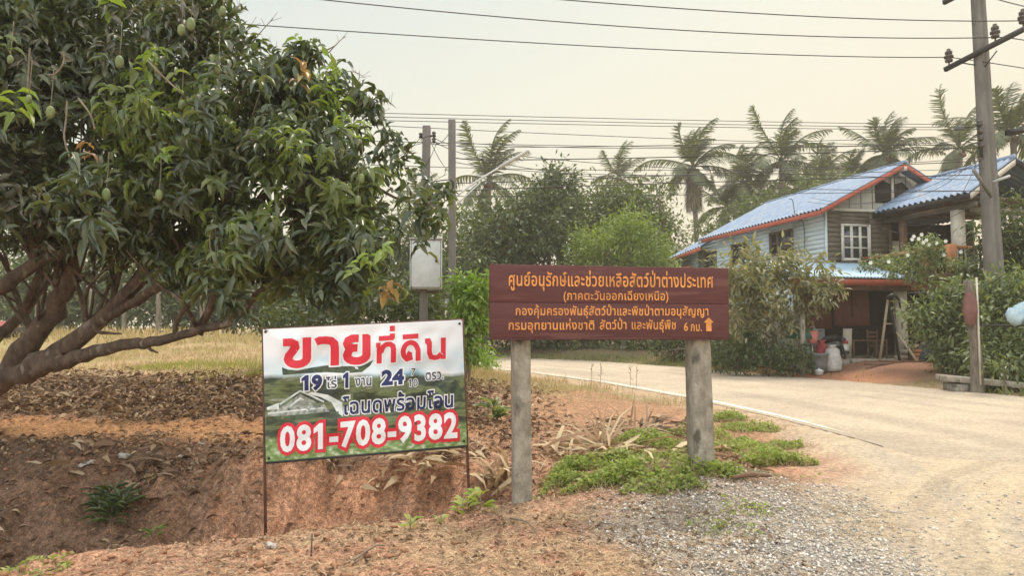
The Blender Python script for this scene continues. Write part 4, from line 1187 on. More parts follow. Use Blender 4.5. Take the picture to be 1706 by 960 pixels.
def boards(name, m, p0, p1, z0, z1, n, out, zt=None, parent=house):
    """overlapping horizontal boards from p0 to p1 (a,b pairs)"""
    mb = MB(); h = (z1 - z0) / n
    d = Vector((p1[0] - p0[0], p1[1] - p0[1], 0)).normalized()
    o = Vector((out[0], out[1], 0))
    for i in range(n):
        za, zb = z0 + i * h, z0 + (i + 1) * h
        j = random.uniform(-.004, .004)
        q = [(p0, za, .028 + j), (p1, za, .028 + j), (p1, zb, .004), (p0, zb, .004), (p0, za, -.03), (p1, za, -.03), (p1, zb, -.03), (p0, zb, -.03)]
        vs_ = [hp(p[0] + o.x * t, p[1] + o.y * t, z) for p, z, t in q]
        mb.add(vs_, [(0, 1, 2, 3), (0, 4, 5, 1), (3, 2, 6, 7), (0, 3, 7, 4), (1, 5, 6, 2), (4, 7, 6, 5)])
    return mb.build(name, MT[m], parent)
# upper storey walls: blue boards down the side, bare timber across the front
def side_wall(b0, b1, z0, z1, n): boards('side_wall', 'bluewall', (0, b0), (0, b1), z0, z1, n, (-1, 0))
for b0, b1, z0, z1, n in ((0, 2.0, 3.1, 6.1, 17), (2.0, 3.6, 3.1, 4.55, 8), (2.0, 3.6, 5.5, 6.1, 4), (3.6, 5.4, 3.1, 6.1, 17), (5.4, 6.7, 3.1, 4.4, 8), (5.4, 6.7, 5.35, 6.1, 5), (6.7, 10, 3.1, 6.1, 17)):
    side_wall(b0, b1, z0, z1, n)
for a0, a1, z0, z1, n in ((0, .62, 3.1, 6.0, 16), (.62, 1.86, 3.1, 4.05, 6), (.62, 1.86, 5.42, 6.0, 4), (1.86, 2.75, 3.1, 6.0, 16)):
    boards('front_wall', 'oldwood', (a0, 0), (a1, 0), z0, z1, n, (0, -1))
hbox('corner_board', 'bluewall', -.05, .03, -.05, .03, 3.1, 6.0)
hbox('corner_board', 'oldwood', 2.7, 2.8, -.06, .04, 3.1, 6.0)
# pale gable above the front
gz0 = 6.0
MB().prism([hp(-.3, -.035, gz0), hp(6.2, -.035, gz0), hp(3, -.035, 7.62)], bv_ * .05).build('gable', MT['gablewall'], house)
for k in range(13):
    a = .0 + k * .5; top = gz0 + 1.6 * (1 - abs(a - 3) / 3.25)
    if top > gz0 + .1: hbox('gable_batten', 'oldwood', a - .012, a + .012, -.052, -.036, gz0 + .02, top - .03)
hbox('gable_beam', 'cream', -.3, 6.2, -.075, -.036, gz0 - .1, gz0 + .0)
vent = MB().prism([hp(2.12, -.06, 6.28), hp(2.78, -.06, 6.28), hp(2.78, -.06, 7.0), hp(2.45, -.06, 7.13), hp(2.12, -.06, 6.92)], bv_ * -.03).build('gable_vent', MT['dark'], house)
MB().prism([hp(2.92, -.06, 6.28), hp(3.6, -.06, 6.28), hp(3.6, -.06, 6.85), hp(3.3, -.06, 7.1), hp(2.92, -.06, 7.0)], bv_ * -.03).build('gable_vent', MT['dark'], house)
hbox('vent_post', 'cream', 2.8, 2.9, -.13, -.06, 6.1, 7.3)

def window(a0, a1, z0, z1, face, nc, nr, frame='whitewood', fw=.06):
    """face 'front' (b = 0) or 'side' (a = 0)"""
    def bx_(mb, u0, u1, w0, w1, za, zb):
        return hb(mb, u0, u1, w0, w1, za, zb) if face == 'front' else hb(mb, w0, w1, u0, u1, za, zb)
    fr = MB()
    bx_(fr, a0 - fw, a0, -.085, .02, z0 - fw, z1 + fw); bx_(fr, a1, a1 + fw, -.085, .02, z0 - fw, z1 + fw)
    bx_(fr, a0, a1, -.085, .02, z1, z1 + fw); bx_(fr, a0, a1, -.085, .02, z0 - fw, z0)
    w = fr.build('window', MT[frame], house)
    cw = (a1 - a0) / nc
    for c_ in range(nc):
        s_ = MB(); u0, u1 = a0 + c_ * cw, a0 + (c_ + 1) * cw; t = .05
        bx_(s_, u0 + .004, u0 + t, -.06, -.015, z0, z1); bx_(s_, u1 - t, u1 - .004, -.06, -.015, z0, z1)
        for r_ in range(nr + 1):
            zc = z0 + (z1 - z0) * r_ / nr
            bx_(s_, u0 + t, u1 - t, -.056, -.019, max(z0, zc - t / 2), min(z1, zc + t / 2))
        s_.build('sash', MT[frame], w)
    g_ = MB(); bx_(g_, a0, a1, -.03, -.024, z0, z1); g_.build('pane', MT['glass'], w)
window(.68, 1.80, 4.12, 5.36, 'front', 3, 3)
window(2.06, 3.54, 4.6, 5.45, 'side', 3, 2, 'oldwood')
window(5.46, 6.64, 4.45, 5.3, 'side', 2, 2, 'oldwood')
window(8.2, 9.3, 4.5, 5.2, 'side', 2, 2, 'oldwood')

# corrugated roofs
def roof_sheet(name, m, e0, e1, r0, r1, pitch=.24, amp=.04, rows=14, th=.03, stag=.0):
    """e0-e1: eave line, r0-r1: ridge line (world points); waves run down the slope"""
    e0, e1, r0, r1 = map(Vector, (e0, e1, r0, r1))
    L = (e1 - e0).length; n = int(L / pitch * 6)
    nrm_ = (e1 - e0).cross(r0 - e0).normalized()
    if nrm_.z < 0: nrm_ = -nrm_
    V = []
    for j in range(rows + 1):
        v = j / rows
        for i in range(n + 1):
            u = i / n
            p = e0.lerp(e1, u).lerp(r0.lerp(r1, u), v)
            step = .012 * (1 - (v * 5 % 1)) if v < 1 else 0
            V.append(p + nrm_ * (amp * math.sin(2 * math.pi * u * L / pitch) + step))
    k = len(V)
    V2 = V + [p - nrm_ * th for p in V]
    ii = np.arange(k).reshape(rows + 1, n + 1)
    qd = np.stack([ii[:-1, :-1], ii[:-1, 1:], ii[1:, 1:], ii[1:, :-1]], -1).reshape(-1, 4)
    F = [qd, qd[:, ::-1] + k]
    for e in (ii[0], ii[-1], ii[:, 0], ii[:, -1]):
        F.append(np.stack([e[:-1], e[1:], e[1:] + k, e[:-1] + k], -1))
    return np_obj(name, np.array(V2), F, MT[m], house, smooth=False)
ez, rz_ = 5.86, 7.74
roof_sheet('roof', 'roofblue', hp(-.6, -.62, ez), hp(-.6, 8.7, ez), hp(3, -.62, rz_), hp(3, 8.7, rz_))
roof_sheet('roof', 'roofblue', hp(6.6, -.62, ez), hp(6.6, 8.7, ez), hp(3, -.62, rz_), hp(3, 8.7, rz_))
roof_sheet('lean_to_roof', 'roofblue', hp(-.6, 8.5, ez - .35), hp(-.9, 12.2, ez - .75), hp(3, 8.6, rz_ - .4), hp(2.6, 12.2, rz_ - .8))
boards('lean_to_wall', 'bluewall', (.05, 10), (.05, 12), 3.1, 5.4, 12, (-1, 0))
MB().tube([hp(3, -.66, rz_ + .02), hp(3, 8.72, rz_ + .02)], .07, 8).build('ridge_cap', MT['roofblue'], house)
def fascia(p, q, h=.17, m='redtrim', name='fascia'):
    p, q = Vector(p), Vector(q)
    d = Vector((0, 0, -h)); t = ((q - p).cross(Vector((0, 0, 1)))).normalized() * .03
    return MB().prism([p, q, q + d, p + d], t).build(name, MT[m], house)
fascia(hp(-.57, -.6, ez - .04), hp(-.57, 8.6, ez - .04))
fascia(hp(-.6, -.585, ez - .02), hp(3, -.585, rz_ - .05)); fascia(hp(3, -.585, rz_ - .05), hp(6.6, -.585, ez - .02))
fascia(hp(-.9, 12.15, ez - .8), hp(-.6, 8.6, ez - .4))
hbox('soffit', 'redwood', -.55, 0.0, -.5, 8.6, ez + .0, ez + .02)
MB().prism([hp(-.3, -.5, ez + .08), hp(0.1, -.5, ez + .2), hp(.1, -.04, ez + .2), hp(-.3, -.04, ez + .08)], (0, 0, .05)).build('rafter', MT['redtrim'], house)
MB().bar(hp(3, -.64, rz_ - .24), hp(3, -.04, rz_ - .24), .12, .16).build('ridge_beam', MT['cream'], house)
# second roof over the balcony
pe, pz = 5.88, 7.24
E0, E1, R0, R1 = hp(2.0, -.02, pe), hp(2.0, -4.45, pe), hp(4.4, -.02, pz), hp(4.4, -3.9, pz)
roof_sheet('balcony_roof', 'roofblue', E0, E1, R0, R1, .26, .045)
roof_sheet('balcony_roof', 'roofblue', hp(6.8, -.02, pe), hp(6.8, -4.45, pe), R0, R1, .26, .045)
MB().tube([R0 + Vector((0, 0, .03)), R1 + Vector((0, 0, .03))], .09, 8).build('ridge_cap', MT['roofblue'], house)
fascia(hp(2.03, -.02, pe - .05), hp(2.03, -4.42, pe - .05), .16, 'dark'); fascia(E1 + Vector((0, 0, -.05)), R1 + Vector((0, 0, -.06)), .2, 'cream'); fascia(R1 + Vector((0, 0, -.06)), hp(6.8, -4.45, pe - .05), .2, 'dark')
hbox('balcony_ceiling', 'oldwood', 2.1, 6.7, -4.2, -.05, pe - .12, pe - .09)
for b in (-.9, -2.0, -3.1): hbox('ceiling_beam', 'brownwood', 2.1, 6.7, b - .05, b + .05, pe - .24, pe - .122)
hbox('eave_beam', 'oldwood', 2.42, 2.54, -4.2, -.1, pe - .42, pe - .245)
hbox('front_beam', 'oldwood', 2.42, 6.6, -4.1, -3.98, pe - .6, pe - .43)
def column(a, b, z0, z1, r=.13, m='cream'): return hbox('column', m, a - r, a + r, b - r, b + r, z0, z1)
column(2.48, -3.45, 3.32, pe - .43, .15); column(5.9, -3.45, 3.32, pe - .43, .13); column(2.48, -1.0, 3.32, pe - .43, .1, 'brownwood')
# balcony: floor slab, recessed dark wall, door and railing
hbox('balcony_floor', 'brownwood', 1.34, 6.7, -4.3, -.05, 3.1, 3.3)
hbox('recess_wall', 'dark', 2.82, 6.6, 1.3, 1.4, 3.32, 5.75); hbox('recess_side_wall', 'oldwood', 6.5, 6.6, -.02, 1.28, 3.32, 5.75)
hbox('recess_panel', 'redwood', 2.86, 3.9, 1.2, 1.28, 3.35, 5.55); hbox('door', 'navy', 4.2, 5.1, 1.2, 1.28, 3.35, 5.4)
hbox('recess_sheet', 'whitewood', 3.05, 3.8, .4, .46, 4.2, 4.9)
mb = MB()
for b in np.arange(-4.1, -.3, .16): hb(mb, 1.44, 1.48, b - .02, b + .02, 3.32, 4.05)
for a in np.arange(1.6, 6.6, .16): hb(mb, a - .02, a + .02, -4.22, -4.18, 3.32, 4.05)
mb.build('railing', MT['dark'], house)
hbox('hand_rail', 'orangewood', 1.40, 1.52, -4.1, -.1, 4.06, 4.16); hbox('hand_rail', 'orangewood', 1.53, 6.6, -4.26, -4.14, 4.06, 4.16)
hbox('rail_post', 'orangewood', 1.3, 1.6, -3.3, -3.02, 3.32, 4.3); hbox('rail_post', 'orangewood', 1.32, 1.56, -4.32, -4.11, 3.32, 4.2)
# porch roof of pale sheet and ground floor
roof_sheet('porch_roof', 'roofpale', hp(-3.4, -2.8, 3.2), hp(1.3, -2.8, 3.2), hp(-3.4, -.05, 3.95), hp(1.3, -.05, 3.95), .13, .014)
fascia(hp(-3.4, -2.72, 3.14), hp(1.3, -2.72, 3.14), .2)
hbox('porch_beam', 'orangewood', 1.32, 6.6, -2.62, -2.5, 2.8, 3.08); hbox('porch_beam', 'brownwood', -3.2, 1.3, -2.62, -2.5, 2.78, 2.98)
hbox('panel_wall', 'redwood', -.45, 1.05, -.9, -.86, 1.56, 2.95); hbox('panel_wall', 'redwood', -1.9, -.5, -.88, -.84, 1.5, 2.9)
mb = MB(); hb(mb, .3, .33, -.925, -.903, 1.9, 2.9); hb(mb, -.45, 1.05, -.93, -.903, 1.53, 1.6); hb(mb, -.48, -.43, -.93, -.903, 1.56, 2.95); mb.build('panel_trim', MT['dark'], house)
column(1.14, -2.3, GZ - .1, 3.05, .15); column(3.3, -2.3, GZ - .1, 2.8, .12); column(-2.9, -2.4, GZ - .1, 2.8, .09); column(5.9, -2.3, GZ - .1, 2.8, .12)
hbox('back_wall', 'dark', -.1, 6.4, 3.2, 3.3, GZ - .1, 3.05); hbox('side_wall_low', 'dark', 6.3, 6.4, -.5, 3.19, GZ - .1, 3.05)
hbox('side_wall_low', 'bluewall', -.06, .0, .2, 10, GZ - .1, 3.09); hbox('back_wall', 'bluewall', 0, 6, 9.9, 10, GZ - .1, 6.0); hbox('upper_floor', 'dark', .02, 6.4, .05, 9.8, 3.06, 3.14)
hbox('ground_slab', 'concrete', -3.0, 6.4, -2.7, 3.1, GZ - .3, GZ + .03)
# little red tiled roof and white awning seen past the big bush
roof_sheet('awning', 'roofpale', hp(-2.6, 3.4, 3.75), hp(-2.6, 9.0, 3.75), hp(-.1, 3.4, 4.35), hp(-.1, 9.0, 4.35), .14, .014)
roof_sheet('red_lean_to', 'roofred', hp(-2.5, 9.2, 3.5), hp(-2.5, 11.5, 3.5), hp(-.8, 9.2, 4.6), hp(-.8, 11.5, 4.6), .2, .03)
MB().tube(*smooth_path([hp(-.08, 1.2, 4.4), hp(-.1, 1.2, 5.6), hp(-.45, 1.15, 5.75), hp(-.75, .9, 6.4), hp(-.9, .9, 6.45)], [.015] * 5, 3), n=5).build('cable_pipe', MT['wire'], house)

# ------------------------------------------------------------------ things standing in the yard
def yard_z(x, y): return hz(x, y)
def thing_at(px, Y, name, label, cat, group=None):
    p = at(px, 600, Y); return empty(name, (p.x, Y, hz(p.x, Y)), label, cat, group)
def chair(px, Y, rz, label):
    t = thing_at(px, Y, 'wooden_chair', label, 'chair', None); o = origin(t)
    M = Matrix.Rotation(rz, 3, 'Z'); P = lambda x, y, z: o + M @ Vector((x, y, z))
    def bx_(name, c, d): MB().box(P(*c), d, M).build(name, MT['brownwood'], t)
    bx_('seat', (0, 0, .45), (.46, .44, .04))
    for x in (-.2, .2):
        bx_('leg', (x, -.19, .22), (.045, .045, .42)); bx_('leg', (x, .19, .22), (.045, .045, .42))
        bx_('back_post', (x, .21, .74), (.045, .035, .54)); bx_('arm_rest', (x * 1.08, -.01, .66), (.04, .4, .03)); bx_('arm_post', (x * 1.08, -.19, .555), (.035, .035, .18))
    for z in (.62, .76, .9): bx_('back_slat', (0, .21, z), (.36, .02, .06))
chair(1462, 24.9, .3, 'brown wooden armchair in front of the red panel wall'); 
chair(1532, 26.0, -.7, 'wooden armchair in the dark bay right of the cream pillar')
t = thing_at(1440, 25.6, 'low_table', 'low dark wooden table under the red panel wall', 'table'); o = origin(t)
MB().box(o + Vector((0, 0, .6)), (1.3, .55, .05), HM).build('table_top', MT['brownwood'], t)
for x in (-.58, .58):
    for y in (-.2, .2): MB().box(o + HM @ Vector((x, y, .29)), (.06, .06, .57), HM).build('leg', MT['brownwood'], t)
t = thing_at(1412, 25.2, 'board', 'pale grey board leaning upright beside the low table', 'board'); o = origin(t)
MB().box(o + Vector((0, 0, .52)), (.3, .04, 1.02), Matrix.Rotation(.12, 3, 'X')).build('panel', MT['cream'], t)
# motorcycle seen from behind, beside the bags
t = thing_at(1396, 24.6, 'motorcycle', 'dark parked motorcycle with a white rear plate beside the sack', 'motorcycle'); o = origin(t)
def mpt(x, y, z): return o + Matrix.Rotation(.5, 3, 'Z') @ Vector((x, y, z))
for y in (0, 1.22):
    w_ = MB()
    ring = [mpt(0, y + .29 * math.cos(k * math.pi / 10), .3 + .29 * math.sin(k * math.pi / 10)) for k in range(21)]
    w_.tube(ring, .045, 7, False); wo = w_.build('wheel', MT['black'], t)
    MB().tube([mpt(-.06, y, .3), mpt(.06, y, .3)], .05, 10).build('hub', MT['whitemetal'], wo)
MB().tube(*smooth_path([mpt(0, -.28, .78), mpt(0, .1, .82), mpt(0, .45, .76), mpt(0, .62, .72)], [.07, .14, .13, .06], 4), n=10).build('seat', MT['black'], t)
MB().tube(*smooth_path([mpt(0, -.1, .68), mpt(0, .35, .52), mpt(0, .7, .48), mpt(0, 1.0, .8), mpt(0, 1.02, 1.0)], [.1, .16, .15, .1, .06], 4), n=10).build('body', MT['greyplastic'], t)
MB().tube([mpt(0, 1.22, .3), mpt(0, 1.0, 1.02)], .035, 6).build('fork', MT['whitemetal'], t)
MB().tube([mpt(-.34, .88, 1.08), mpt(-.1, .98, 1.04), mpt(.1, .98, 1.04), mpt(.34, .88, 1.08)], .018, 6).build('handlebar', MT['black'], t)
MB().box(mpt(0, -.34, .52), (.24, .012, .2), Matrix.Rotation(.5, 3, 'Z') @ Matrix.Rotation(-.2, 3, 'X')).build('number_plate', MT['white'], t)
MB().box(mpt(0, -.3, .7), (.2, .08, .09), Matrix.Rotation(.5, 3, 'Z')).build('tail_lamp', MT['redcloth'], t)
MB().tube([mpt(.14, .3, .3), mpt(.16, -.3, .36)], .045, 8).build('exhaust', MT['darksteel'], t)
MT['sackcloth'] = mat('dirty_white_sack', (.5, .48, .45), (.34, .32, .3), 9, .8, .5, 12)
def sack(px, Y, h, w, m, label, name='sack', cat='sack'):
    t = thing_at(px, Y, name, label, cat); o = origin(t)
    b = MB(); n = 16; prof = [(.0, 0), (.42, .01), (.5, .12), (.5, .35), (.43, .62), (.3, .82), (.12, .92), (.2, 1.0), (.02, .97)]
    b.lathe(o, [(r_ * w, z_ * h) for r_, z_ in prof], n)
    b.v = [tuple(Vector(v) + Vector((math.sin(v[2] * 17 + v[0] * 23), math.cos(v[2] * 13 + v[1] * 19), 0)) * .05) for v in b.v]
    b.build('bag', MT[m], t, smooth=True)
sack(1386, 23.4, .85, .6, 'sackcloth', 'full white plastic sack standing at the roadside edge of the yard')
sack(1369, 23.9, .95, .55, 'redcloth', 'dark red cloth bundle behind the grey bin and bucket', 'bundle', 'bundle')
t = thing_at(1363, 23.3, 'dustbin', 'grey round dustbin between the bucket pole and white sack', 'bin'); o = origin(t)
MB().lathe(o, [(.24, 0), (.27, .3), (.3, .58), (.32, .6), (.32, .64), (.27, .64), (.24, .1)], 16).build('bin_body', MT['greyplastic'], t, smooth=True)
t = thing_at(1354, 23.5, 'bucket_stand', 'pink bucket set on a thin pole next to the dustbin', 'bucket'); o = origin(t)
MB().tube([o, o + Vector((0, 0, .95))], .02, 6).build('pole', MT['palewood'], t)
bk = MB().lathe(o + Vector((0, 0, .95)), [(.14, 0), (.17, .2), (.19, .38), (.2, .4), (.16, .4), (.13, .05)], 14).build('bucket', MT['pink'], t, smooth=True)
MB().tube(*smooth_path([o + Vector((-.18, 0, 1.33)), o + Vector((0, 0, 1.5)), o + Vector((.18, 0, 1.33))], [.008] * 3, 4), n=5).build('handle', MT['white'], bk)
t = thing_at(1364, 22.9, 'cooking_pot', 'small pale metal pot lying in front of the dustbin', 'pot'); o = origin(t)
MB().lathe(o, [(.06, 0), (.12, .05), (.13, .14), (.145, .16), (.12, .16), (.1, .05)], 12).build('pot_body', MT['whitemetal'], t, smooth=True)
MB().lathe(o + Vector((0, 0, .16)), [(.14, 0), (.08, .04), (.02, .05), (.02, .08)], 12).build('lid', MT['whitemetal'], t, smooth=True)
t = thing_at(1335, 23.8, 'parasol', 'low green cloth parasol under the big olive bush', 'parasol'); o = origin(t)
MB().tube([o, o + Vector((0, 0, 1.5))], .02, 6).build('pole', MT['whitemetal'], t)
MB().lathe(o + Vector((0, 0, 1.12)), [(.52, 0), (.5, .16), (.36, .3), (.18, .38), (.03, .42)], 9).build('canopy', MT['greencloth'], t)
t = thing_at(1337, 23.2, 'fence_post', 'pale round post standing before the green parasol', 'post'); o = origin(t)
MB().tube([o - Vector((0, 0, .1)), o + Vector((.02, 0, 1.95))], .085, 9).build('shaft', MT['concrete'], t)
t = thing_at(1307, 25.2, 'white_sheet', 'white cloth sheets hung on a line behind the olive bush', 'cloth'); o = origin(t)
for k, (x0, x1) in enumerate(((-.8, -.1), (0, .55))):
    b = MB(); n = 14
    vs_ = [(o.x + x0 + (x1 - x0) * i / n, o.y + .06 * math.sin(i * 1.3 + k + j), o.z + 2.0 - j * .32 - .03 * math.sin(i * .9)) for j in range(5) for i in range(n + 1)]
    b.add(vs_, [(j * (n + 1) + i, j * (n + 1) + i + 1, (j + 1) * (n + 1) + i + 1, (j + 1) * (n + 1) + i) for j in range(4) for i in range(n)])
    sh = b.build('cloth', MT['white'], t, smooth=True); sm = sh.modifiers.new('thick', 'SOLIDIFY'); sm.thickness = .008
MB().tube([o + Vector((-1, 0, 2.0)), o + Vector((.8, 0, 2.02))], .008, 5).build('line', MT['wire'], t)
# ladder leaning on the pillar, plank, crates, blue tarp heap, firewood
t = thing_at(1480, 24.0, 'trestle', 'slim wooden trestle propped against the cream pillar', 'trestle'); o = origin(t)
MB().bar(o + Vector((-.28, 0, 0)), o + Vector((.16, .2, 2.1)), .07, .05).build('strut', MT['palewood'], t)
MB().bar(o + Vector((.34, -.05, 0)), o + Vector((.17, .18, 2.1)), .07, .05).build('strut', MT['dark'], t)
MB().tube([o + Vector((-.05, .1, 1.2)), o + Vector((.24, .1, 1.2))], .022, 6).build('rung', MT['palewood'], t)
MB().tube(*smooth_path([o + Vector((.05, .12, 2.05)), o + Vector((.25, .1, 2.15)), o + Vector((.45, .1, 2.0)), o + Vector((.5, .1, 1.7))], [.05, .06, .05, .02], 3), n=7).build('strap', MT['black'], t)
t = thing_at(1521, 23.4, 'plank', 'bare pale plank leaning at the mouth of the dark bay', 'plank'); o = origin(t)
MB().bar(o + Vector((.1, -.1, 0)), o + Vector((-.22, .5, .95)), .11, .03).build('timber', MT['palewood'], t)
t = thing_at(1527, 23.9, 'crate', 'small pinkish wooden crate behind the leaning plank', 'crate'); o = origin(t)
for z in (.08, .2, .32): MB().box(o + Vector((0, -.17, z)), (.4, .02, .09)).build('slat', MT['orangewood'], t)
MB().box(o + Vector((0, 0, .2)), (.39, .31, .38)).build('crate_body', MT['brownwood'], t)
t = thing_at(1552, 23.9, 'tarp_heap', 'dark blue tarpaulin thrown over a heap beside the crate', 'tarpaulin'); o = origin(t)
b = MB().lathe(o, [(.62, 0), (.58, .2), (.45, .42), (.25, .58), (.03, .62)], 18, 1.0, .6)
b.v = [tuple(Vector(v) + Vector((0, 0, .1 * math.sin(v[0] * 9) * math.cos(v[1] * 8)))) if v[2] > o.z + .1 else v for v in b.v]
b.build('sheet', MT['navy'], t, smooth=True)
for k in range(9):
    t = thing_at(1508 + k * 9, 24.6 + .12 * (k % 3), 'firewood_log', 'split log in the firewood stack at the dark bay', 'log', 'firewood stacked in the dark bay')
    o = origin(t) + Vector((0, 0, .08 + .17 * (k % 3) + .1 * (k // 5)))
    MB().tube([o + Vector((-.35, 0, 0)), o + Vector((.35, .05, 0))], [.085, .08], 8).build('wood', MT['palewood'], t)
for (px, Y, rot, nm, lb) in ((1470, 22.9, .2, 'plank', 'grey plank lying flat on the red yard earth'), (1500, 23.0, -.1, 'plank', 'dark board lying flat beside the leaning plank')):
    t = thing_at(px, Y, nm, lb, 'plank'); o = origin(t)
    MB().box(o + Vector((0, 0, .03)), (1.2, .14, .04), Matrix.Rotation(rot, 3, 'Z')).build('timber', MT['brownwood'], t)
# concrete culvert slab, timber post with a red pot, wire rail and bag
t = thing_at(1640, 17.6, 'culvert_slab', 'slanting concrete slab lying beside the timber post', 'slab'); o = origin(t)
MB().box(o + Vector((0, 0, .22)), (1.9, .9, .13), Matrix.Rotation(-.25, 3, 'Z') @ Matrix.Rotation(.09, 3, 'Y')).build('slab', MT['concrete'], t, bevel=.012)
MB().box(o + Vector((-.65, .1, .05)), (.35, .7, .25), Matrix.Rotation(-.25, 3, 'Z')).build('footing', MT['concrete'], t)
t = thing_at(1627, 17.2, 'timber_post', 'rough grey timber post with a dark red pot hung on it', 'post'); o = origin(t)
MB().tube(*smooth_path([o - Vector((.03, 0, .2)), o + Vector((.0, 0, .7)), o + Vector((-.05, 0, 1.6)), o + Vector((-.13, 0, 2.65))], [.16, .125, .11, .10], 4), n=10).build('shaft', MT['trunk'], t)
MB().tube([o + Vector((-.02, -.15, .2)), o + Vector((-.03, -.15, 2.7))], .022, 6).build('conduit', MT['cream'], t)
MB().lathe(o + Vector((-.21, -.16, 1.55)), [(.03, 0), (.12, .1), (.17, .35), (.16, .6), (.1, .75), (.12, .8), (.04, .8)], 14, 1, .6).build('pot', MT['redenamel'], t, smooth=True)
t = empty('wire_rail', at(1706, 640, 16.9), 'thin dark rail running right from the timber post', 'rail')
MB().tube([at(1625, 542, 17.2), at(1720, 543, 16.8), at(1800, 545, 16.5)], .018, 6).build('bar', MT['darksteel'], t)
e_ = at(1800, 545, 16.5); MB().tube([(e_.x, e_.y, hz(e_.x, e_.y) - .1), e_], .03, 6).build('upright', MT['darksteel'], t)
t = empty('plastic_bag', at(1693, 524, 16.8), 'crumpled blue and white plastic bag hung on the rail', 'bag')
p = at(1695, 508, 16.85); s_ = 17 / FPX * 16.8
b = MB().lathe(p - Vector((0, .05, 2.0 * s_)), [(s_ * .2, 0), (s_ * .9, .25 * s_), (s_ * 1.05, .9 * s_), (s_ * .8, 1.5 * s_), (s_ * .3, 1.9 * s_), (s_ * .35, 2.1 * s_)], 14, 1, .5)
b.v = [tuple(Vector(v) + Vector((math.sin(v[2] * 40 + v[0] * 21), math.cos(v[0] * 33), math.sin(v[0] * 27))) * .055) for v in b.v]
b.build('bag', MT['bluewhite'], t, smooth=True)
MB().tube([p + Vector((0, -.03, .0)), at(1695, 543, 16.9)], .01, 5).build('cord', MT['white'], t)

# ------------------------------------------------------------------ poles, cabinet, street lamp
def insulator(p, h, parent, up=Vector((0, 0, 1)), m='insul'):
    o_ = MB().lathe(p, [(.02, 0), (.02, .2 * h), (.10 * h * 2, .22 * h), (.11 * h * 2, .34 * h), (.05 * h * 2, .4 * h), (.13 * h * 2, .46 * h), (.13 * h * 2, .58 * h), (.05 * h * 2, .64 * h), (.10 * h * 2, .7 * h), (.1 * h * 2, .84 * h), (.05 * h * 2, .9 * h), (.055 * h * 2, h)], 12)
    return o_.build('insulator', MT[m], parent, smooth=True)
PY = 20.0
pt_, pb_ = at(1626, -60, PY), at(1656, 450, PY)
pd = (pt_ - pb_).normalized()
pg = pb_ - pd * ((pb_.z - hz(pb_.x, PY)) / pd.z + .3)
pt_ = pt_ + pd * 1.2
up_ = empty('utility_pole', (pg.x, pg.y, hz(pg.x, pg.y)), 'tall concrete utility pole with cross arms and brown insulators before the house', 'utility pole')
def hpole(a, b, w0, w1, parent, rot=.4):
    M = Matrix.Rotation(rot, 3, 'Z'); mb = MB(); n = 8
    prof = [(-1, -.7), (-.35, -.7), (-.28, -.45), (.28, -.45), (.35, -.7), (1, -.7), (1, .7), (.35, .7), (.28, .45), (-.28, .45), (-.35, .7), (-1, .7)]
    k = len(prof)
    for i in range(n + 1):
        c_ = Vector(a).lerp(Vector(b), i / n); w = w0 + (w1 - w0) * i / n
        for x, y in prof: mb.v.append(tuple(c_ + M @ Vector((x * w / 2, y * w / 2, 0))))
    for i in range(n):
        for j in range(k): mb.f.append([i * k + j, i * k + (j + 1) % k, (i + 1) * k + (j + 1) % k, (i + 1) * k + j])
    mb.f.append([n * k + j for j in range(k)])
    return mb.build('shaft', MT['pole'], parent)
hpole(pg, pt_, .46, .28, up_)
# lower cross arm with three pin insulators
ca, cb = at(1574, 116, 20.7), at(1760, 20, 18.1)
arm = MB().bar(ca, cb, .11, .12).build('cross_arm', MT['darksteel'], up_)
for (px, py, Y) in ((1580, 110, 20.6), (1661, 76, 19.45), (1706, 50, 18.8)):
    f = (at(px, py, Y) - ca).length / (cb - ca).length
    insulator(ca.lerp(cb, f) + Vector((0, 0, .06)), .48, arm)
MB().tube([at(1661, 84, 19.45), at(1640, 112, 19.9)], .018, 5).build('brace', MT['darksteel'], up_)
MB().tube([at(1600, 104, 20.3), at(1624, 108, 20.0)], .018, 5).build('brace', MT['darksteel'], up_)
ua, ub = at(1572, 4, 20.7), at(1700, -62, 18.8)
MB().bar(ua, ub, .11, .12).build('cross_arm', MT['darksteel'], up_)
# low bracket with spools, small lamp and struts
for k in range(4):
    p = at(1632 + k * 1, 210 + k * 12, 19.75)
    MB().lathe(p, [(.05, 0), (.09, .03), (.05, .08), (.09, .13), (.05, .16)], 10).build('spool', MT['insul'], up_, smooth=True)
MB().bar(at(1631, 203, 19.8), at(1635, 262, 19.8), .08, .05).build('bracket', MT['darksteel'], up_)
MB().bar(at(1622, 283, 19.3), at(1652, 328, 19.6), .07, .07).build('strut', MT['pole'], up_); MB().bar(at(1646, 280, 20.3), at(1668, 300, 20.2), .07, .07).build('strut', MT['pole'], up_); MB().bar(at(1655, 303, 19.6), at(1682, 293, 19.2), .06, .06).build('strut', MT['whitemetal'], up_)
sl = MB().bar(at(1604, 213, 19.8), at(1592, 214, 19.8), .14, .09).build('junction_box', MT['greyplastic'], up_)
MB().tube([at(1633, 210, 19.9), at(1604, 213, 19.8)], .015, 5).build('bracket', MT['darksteel'], up_)
MB().bar(at(1678, 222, 19.6), at(1706, 216, 19.2), .2, .14).build('cable_closure', MT['black'], up_)

